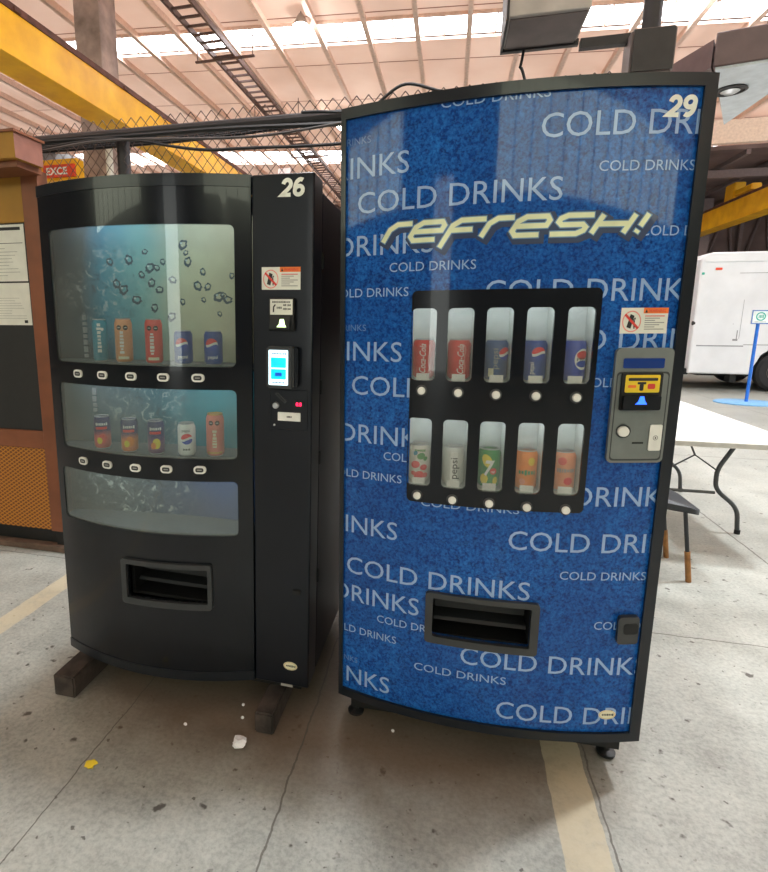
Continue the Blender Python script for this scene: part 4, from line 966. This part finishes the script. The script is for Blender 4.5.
mb = MB().use('sign_white'); mb.box(-.14, .14, -.06, -.04, 1.415, 1.655); mb.use('sign_border'); mb.add(flat([rect(-.14, .14, 1.415, 1.655), rect(-.122, .122, 1.433, 1.637)]), fn=lambda c: Vector((c.x, -.0605, c.y)))
mb.use('sign_green'); mb.add(flat([ell(0, 1.545, .075, .075, 28), ell(0, 1.545, .055, .055, 28)]), fn=lambda c: Vector((c.x, -.0605, c.y))); mb.add(scribble(0, 1.545, .07, .06, 3), fn=lambda c: Vector((c.x, -.0605, c.y))); mb.use('ink_grey'); mb.add(flat([rect(-.09, .09, 1.448, 1.456)]), fn=lambda c: Vector((c.x, -.0605, c.y))); mb.build('sign_board', SG, smooth=False)

TK = thing('delivery_truck', 'white box truck parked across the back of the hall', 'truck', (8.2, 14.4, 0))
tx, ty = 8.2, 14.4
b = flat([[(5.0-tx, .36), (5.0-tx, 2.72), (5.06-tx, 2.82), (5.2-tx, 2.86), (10.6-tx, 2.86), (10.6-tx, .36), (7.27-tx, .36), (7.24-tx, .55), (7.14-tx, .78), (6.94-tx, .92), (6.72-tx, .96), (6.5-tx, .92), (6.32-tx, .78), (6.22-tx, .55), (6.19-tx, .36)]])
thick(b, 2.3); mb = MB().use('truck_white'); mb.add(b, fn=lambda c: Vector((c.x, -1.2+c.z, c.y))); mb.build('body', TK, bevel=.03, ang=25)
mb = MB().use('truck_white'); mb.box(5.04-tx, 10.6-tx, -1.225, -1.195, 2.66, 2.74, bev=.01); mb.build('roof_rail', TK)
mb = MB().use('truck_seam'); mb.box(5.1-tx, 5.96-tx, -1.207, -1.195, .94, .965); mb.box(5.96-tx, 10.5-tx, -1.207, -1.195, .975, .99); mb.box(5.72-tx, 10.4-tx, -1.2045, -1.195, 2.43, 2.44); mb.build('body_seam', TK)
mb = MB().use('truck_seam'); mb.box(5.86-tx, 5.866-tx, -1.204, -1.195, 1.1, 1.9); mb.box(5.75-tx, 5.84-tx, -1.207, -1.195, 1.06, 1.10); mb.box(5.81-tx, 5.825-tx, -1.207, -1.195, 1.08, 1.28); mb.box(5.72-tx, 5.73-tx, -1.202, -1.195, 1.4, 1.415); mb.build('side_door', TK)
for x, z, m, w in ((5.28, 2.52, 'sign_red', .11), (5.04, 2.43, 'sign_green', .04)):
    mb = MB().use(m); mb.box(x-.01-tx, x+w-tx, -1.215, -1.195, z-.02, z+.03, bev=.006); mb.build('marker_light', TK)
mb = MB().use('ink'); mb.lathe([(.001, -.03), (.045, -.03), (.045, .01), (.001, .01)], 16, Matrix.Translation((5.0-tx, -1.16, 1.42)) @ Matrix.Rotation(-PI/2, 4, 'Y')); mb.build('tail_lamp', TK)
mb = MB().use('rubber'); mb.box(4.78-tx, 5.05-tx, -1.15, 1.05, .33, .46, bev=.02); mb.box(4.74-tx, 4.80-tx, -1.1, 1.0, .42, .62, bev=.01); mb.build('rear_bumper', TK)
mb = MB().use('near_black'); mb.box(5.3-tx, 10.4-tx, -.9, .85, .30, .42); mb.box(5.85-tx, 5.96-tx, -1.1, -.85, .18, .40); mb.build('chassis', TK)
for y in (-1.0, 0.88):
    mb = MB().use('rubber'); T = Matrix.Translation((6.72-tx, y, .42)) @ Matrix.Rotation(PI/2, 4, 'X'); mb.lathe([(.20, -.10), (.36, -.125), (.415, -.09), (.42, 0), (.415, .09), (.36, .125), (.20, .10)], 32, T); wh = mb.build('wheel', TK, ang=40)
    mb = MB().use('box_grey'); mb.lathe([(.001, .06), (.08, .10), (.10, .06), (.19, .07), (.215, .11), (.215, -.10), (.001, -.10)], 24, T); mb.build('hub', wh)

# ------------------------------------------------------------------ the hall
def st(mb, name, **k): return tag(mb.build(name, **k), kind='structure')
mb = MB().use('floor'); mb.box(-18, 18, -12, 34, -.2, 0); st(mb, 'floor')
RS = .055
def rz(x): return 8.0-RS*x
def slab(mb, x0, x1, y0, y1, dz0, dz1):
    b = bmesh.new(); P8 = [(x, y, rz(x)+d) for d in (dz0, dz1) for x, y in ((x0, y0), (x1, y0), (x1, y1), (x0, y1))]
    v = [b.verts.new(p) for p in P8]
    for f in ((0, 1, 2, 3), (4, 5, 6, 7), (0, 1, 5, 4), (1, 2, 6, 5), (2, 3, 7, 6), (3, 0, 4, 7)): b.faces.new([v[i] for i in f])
    mb.add(b)
strips = [(-6.6, -5.5), (3.35, 4.4), (13.45, 14.45), (23.0, 24.9)]
ys = [-12]+[v for s in strips for v in s]+[34]
for k in range(0, len(ys), 2):
    mb = MB().use('roof'); slab(mb, -18, 18, ys[k], ys[k+1], 0, .03); st(mb, 'ceiling', smooth=False)
for a, b_ in strips:
    mb = MB().use('skylight_dimmed' if a < 0 else 'skylight'); slab(mb, -2.0 if a == 3.35 else -17.5, 17.5, a, b_, .05, .06)
    if a == 3.35: mb.use('roof'); slab(mb, -17.5, -2.0, a, b_, .05, .06)  # unseen left part roofed over to dim the left-hand floor
    st(mb, 'skylight_window', smooth=False)
    mb = MB().use('purlin'); slab(mb, -18, 18, a-.05, a, -.06, .07); slab(mb, -18, 18, b_, b_+.05, -.06, .07)
    for k in range(-13, 14): slab(mb, -2.75+1.14*k, -2.72+1.14*k, a, b_, .0, .05)
    st(mb, 'skylight_frame', smooth=False)
for k in range(-13, 18):
    x = -2.18+1.14*k; z = rz(x); mb = MB().use('purlin')
    mb.box(x-.03, x+.03, -12, 34, z-.16, z-.001); mb.box(x-.055, x+.055, -12, 34, z-.175, z-.16); st(mb, 'ceiling_purlin', smooth=False)
mb = MB().use('far_wall'); mb.box(-18, 18, 34, 34.2, 0, 9.2); st(mb, 'wall_back')
mb = MB().use('side_wall'); mb.box(-18.2, -18, -12, 34, 0, 9.3); st(mb, 'wall_left')
mb = MB().use('side_wall'); mb.box(18, 18.2, -12, 4, 0, 7.2); mb.box(18, 18.2, 16, 34, 0, 7.2); mb.box(18, 18.2, 4, 16, 5.2, 7.2); st(mb, 'wall_right')
# wall behind the photographer: doorway and two bands of added glow
mb = MB().use('side_wall'); Y0, Y1 = -12.2, -12
for x0, x1, z0, z1 in ((-18, -4.25, 0, 4.7), (-2.75, 18, 0, 4.7), (-18, 18, 7.4, 9.1), (-18, -17, 4.7, 7.4), (-7.2, -4.25, 4.7, 7.4), (-4.25, -2.75, 5.2, 7.4), (-2.75, .3, 4.7, 7.4), (17, 18, 4.7, 7.4)): mb.box(x0, x1, Y0, Y1, z0, z1)
st(mb, 'wall_front')
mb = MB().use('doorway_glow'); mb.box(-4.25, -2.75, -12.12, -12.06, .0, 5.2); tag(mb.build('doorway_glow_1'), kind='structure')  # glowing sheet added for the bright streak reflected in the curved door
for n, (x0, x1) in enumerate(((-17, -7.2), (.3, 17))):
    mb = MB().use('rear_glow'); mb.box(x0, x1, -12.12, -12.08, 4.7, 7.4); mb.use('side_wall')  # glowing panels added for the grey reflection on the blue front
    x = x0
    while x <= x1: mb.box(x-.03, x+.03, -12.08, -12.0, 4.7, 7.4); x += 1.2
    tag(mb.build('rear_glow_window_%d' % (n+1)), kind='structure')

# crane runways, columns and beams
def girder(x0, x1, y0, y1, z0, z1, railx, lab, grp='yellow crane runways'):
    g = thing('crane_girder', lab, 'crane girder', ((x0+x1)/2, y0, z0), group=grp); ox, oy, oz = (x0+x1)/2, y0, z0
    mb = MB().use('crane_yellow'); mb.box(x0-ox, x1-ox, 0, y1-y0, 0, z1-z0); mb.box(x0-.03-ox, x1+.03-ox, 0, y1-y0, -.02, .0); mb.build('box_beam', g, bevel=.006)
    mb = MB().use('rail_rust'); mb.box(railx-.04-ox, railx+.04-ox, 0, y1-y0, z1-z0, z1-z0+.09); mb.build('rail', g)
    for k in range(int((y1-y0)/2.6)):
        mb = MB().use('rail_rust'); mb.box(railx-.07-ox, railx+.07-ox, .8+2.6*k, .92+2.6*k, z1-z0+.001, z1-z0+.05); mb.build('rail_clip', g)
girder(-6.5, -6.0, 1.0, 33.5, 5.0, 5.58, -6.02, 'yellow crane runway girder crossing the upper corner by the notice board')
girder(9.44, 9.94, 12.0, 33.5, 4.95, 5.62, 9.48, 'yellow crane runway girder above the white truck')
mb = MB().use('crane_yellow'); mb.box(9.5, 9.85, 23.2, 23.9, 5.72, 6.3, bev=.03); mb.box(9.5, 9.8, 22.0, 23.2, 5.80, 6.0, bev=.03); tag(mb.build('crane_trolley'), 'yellow crane end carriage standing on the far girder', 'crane carriage')
def column(x0, x1, y0, y1, z1, m, lab=None):
    mb = MB().use(m); mb.box(x0, x1, y0, y1, 0, z1); st(mb, 'column', bevel=.02)
column(-7.93, -7.32, 11.0, 11.6, rz(-7.6)-.19, 'concrete_col')
column(-7.93, -7.32, 25.0, 25.6, rz(-7.6)-.19, 'concrete_col')
mb = MB().use('pipe_white'); mb.tube([(-7.22, 10.9, .001), (-7.22, 10.9, 5.4)], .075, 12); tag(mb.build('downpipe'), 'white downpipe beside the concrete column beyond the fence', 'pipe')
for x0, x1, y, z in ((9.95, 10.4, 27, 5.0), ):
    column(x0, x1, y, y+.5, 6.5, 'steel_mauve')
HB = thing('hoist_beam', 'yellow hoist beam beyond the fence above machine 26', 'hoist beam', (-7.8, 10.3, 4.28))
mb = MB().use('crane_yellow'); mb.box(-1.4, .20, 0, .25, .0, .42); mb.build('beam', HB, bevel=.01)
mb = MB().use('crane_yellow'); mb.box(-1.35, -1.15, 0, .2, -4.279, 0); mb.build('post', HB)
mb = MB().use('crane_yellow'); mb.box(-.05, .15, 0, .2, -4.279, 0); mb.build('post', HB)
mb = MB().use('sign_red'); mb.box(-8.36, -7.62, 10.24, 10.295, 4.34, 4.58); mb.use('white'); mb.add(text2d('EXCE', -8.28, 4.39, .14, w=.5, off=.03), fn=lambda c: Vector((c.x, 10.237, c.y))); tag(mb.build('warning_sign', smooth=False), 'red sign with white lettering on the yellow hoist beam', 'sign')
# cable ladder under the roof
LT = thing('cable_ladder', 'dark steel cable ladder slung under the roof beyond the fence', 'cable ladder', (-5.5, 6, 7.62))
for s in (-.26, .26):
    mb = MB().use('tray_steel'); mb.box(s-.025, s+.025, 0, 27, -.06, .06); mb.build('side_rail', LT)
for k in range(76):
    mb = MB().use('tray_steel'); mb.box(-.235, .235, .2+.35*k, .25+.35*k, -.04, .0); mb.build('rung', LT)
for k in range(7):
    mb = MB().use('tray_steel'); mb.box(-.75, .75, 3.2+4*k, 3.26+4*k, -.10, -.06); mb.tube([(-.7, 3.23+4*k, -.07), (-.7, 3.23+4*k, .53)], .012, 6); mb.tube([(.7, 3.23+4*k, -.07), (.7, 3.23+4*k, .46)], .012, 6); mb.build('hanger', LT)
# steelwork beyond the truck
mb = MB().use('beam_pale'); mb.box(5.0, 9.3, 20.0, 20.2, 6.75, 7.4); mb.box(9.3, 18, 20.0, 20.2, 6.75, 7.05); st(mb, 'truss_beam')
mb = MB().use('far_wall'); mb.box(6.6, 18, 20.25, 29.95, 6.62, 6.74); st(mb, 'ceiling')
for k in range(8):
    mb = MB().use('steel_mauve'); mb.box(7.2+1.3*k, 7.32+1.3*k, 20.3, 29.9, 6.48, 6.62); st(mb, 'ceiling_purlin', smooth=False)
mb = MB().use('beam_pale'); mb.use('steel_mauve'); mb.box(6.8, 18, 22.0, 22.2, 6.2, 6.45); st(mb, 'tie_beam')
mb = MB().use('far_wall'); mb.box(6.6, 18, 30.0, 30.2, 0, 7.2); st(mb, 'wall_partition')
for k in range(6):
    x = 8.2+1.5*k; mb = MB().use('steel_mauve'); mb.tube([(x, 29.9, 3.0), (x+.9, 29.9, 6.9)], .06, 8); mb.tube([(x+.9, 29.9, 6.9), (x+1.5, 29.9, 3.0)], .06, 8); mb.box(x-.07, x+.07, 29.75, 29.95, 0, 7.0); st(mb, 'partition_bracing')
# high-bay lamps
for n, (x, y, zl, lab) in enumerate(((-3.55, 12.95, 7.9, 'round glowing high-bay lamp under the roof between the cable ladder and machine 29'), (-3.76, 18.8, 7.8, 'round glowing high-bay lamp low over the fence at the edge of machine 29'), (4.75, 13.0, 7.35, 'round glowing high-bay lamp in the corner above the hood'))):
    t = thing('high_bay_lamp', lab, 'lamp', (x, y, zl), group='high-bay lamps')
    mb = MB().use('lamp'); mb.lathe([(.001, -.20), (.08, -.185), (.15, -.12), (.17, -.03), (.15, .0), (.001, .0)], 20); mb.build('lens', t)
    mb = MB().use('box_grey'); mb.lathe([(.155, -.01), (.18, .0), (.10, .16), (.04, .24), (.001, .25)], 20); mb.build('reflector', t)
    mb = MB().use('steel_dark'); mb.tube([(0, 0, .24), (0, 0, max(.26, rz(x)-zl-.01))], .012, 6); mb.build('stem', t)

# ------------------------------------------------------------------ light
def area(name, loc, rot, sx, sy, power, col=(1, 1, 1)):
    l = bpy.data.lights.new(name, 'AREA'); l.shape = 'RECTANGLE'; l.size = sx; l.size_y = sy; l.energy = power; l.color = col
    o = bpy.data.objects.new(name, l); COL.objects.link(o); o.location = loc; o.rotation_euler = rot; return o
area('added_overhead_light', (-.8, 2.9, 7.6), (0, 0, 0), .5, .5, 260, (.96, .98, 1))  # added light without a fixture, sharpens the shadow before the machines
area('added_overhead_light', (4.2, 4.6, 7.4), (0, 0, 0), .5, .5, 430, (.96, .98, 1))  # added light without a fixture, brightens the right-hand floor
w = bpy.data.worlds.new('sky'); scn.world = w; w.use_nodes = True
bg = w.node_tree.nodes['Background']; bg.inputs[0].default_value = (.93, .98, 1, 1); bg.inputs[1].default_value = 4.2

# ------------------------------------------------------------------ camera
h, R3 = 1.4470, ((0.969947, 0.243282, 0.004002), (0.048621, -0.177677, -0.982887), (-0.238407, 0.953543, -0.184166))
cd = bpy.data.cameras.new('camera'); co = bpy.data.objects.new('camera', cd); COL.objects.link(co)
cd.sensor_fit = 'HORIZONTAL'; cd.sensor_width = 36; cd.lens = 538.747*36/768; cd.clip_start = .05; cd.clip_end = 200
cd.shift_x = (384-312.71)/768; cd.shift_y = (421.29-436)/768
r, d, f = [Vector(v) for v in R3]
mt = Matrix((r, -d, -f)).transposed().to_4x4(); mt.translation = (0, 0, h); co.matrix_world = mt
scn.camera = co
scn.view_settings.view_transform = 'Standard'; scn.view_settings.look = 'None'; scn.view_settings.gamma = 1; scn.view_settings.use_curve_mapping = False
scn.view_settings.exposure = 0.25
scn.cycles.max_bounces = 8; scn.cycles.diffuse_bounces = 4; scn.cycles.transparent_max_bounces = 12; scn.cycles.sample_clamp_indirect = 6; scn.cycles.use_denoising = True
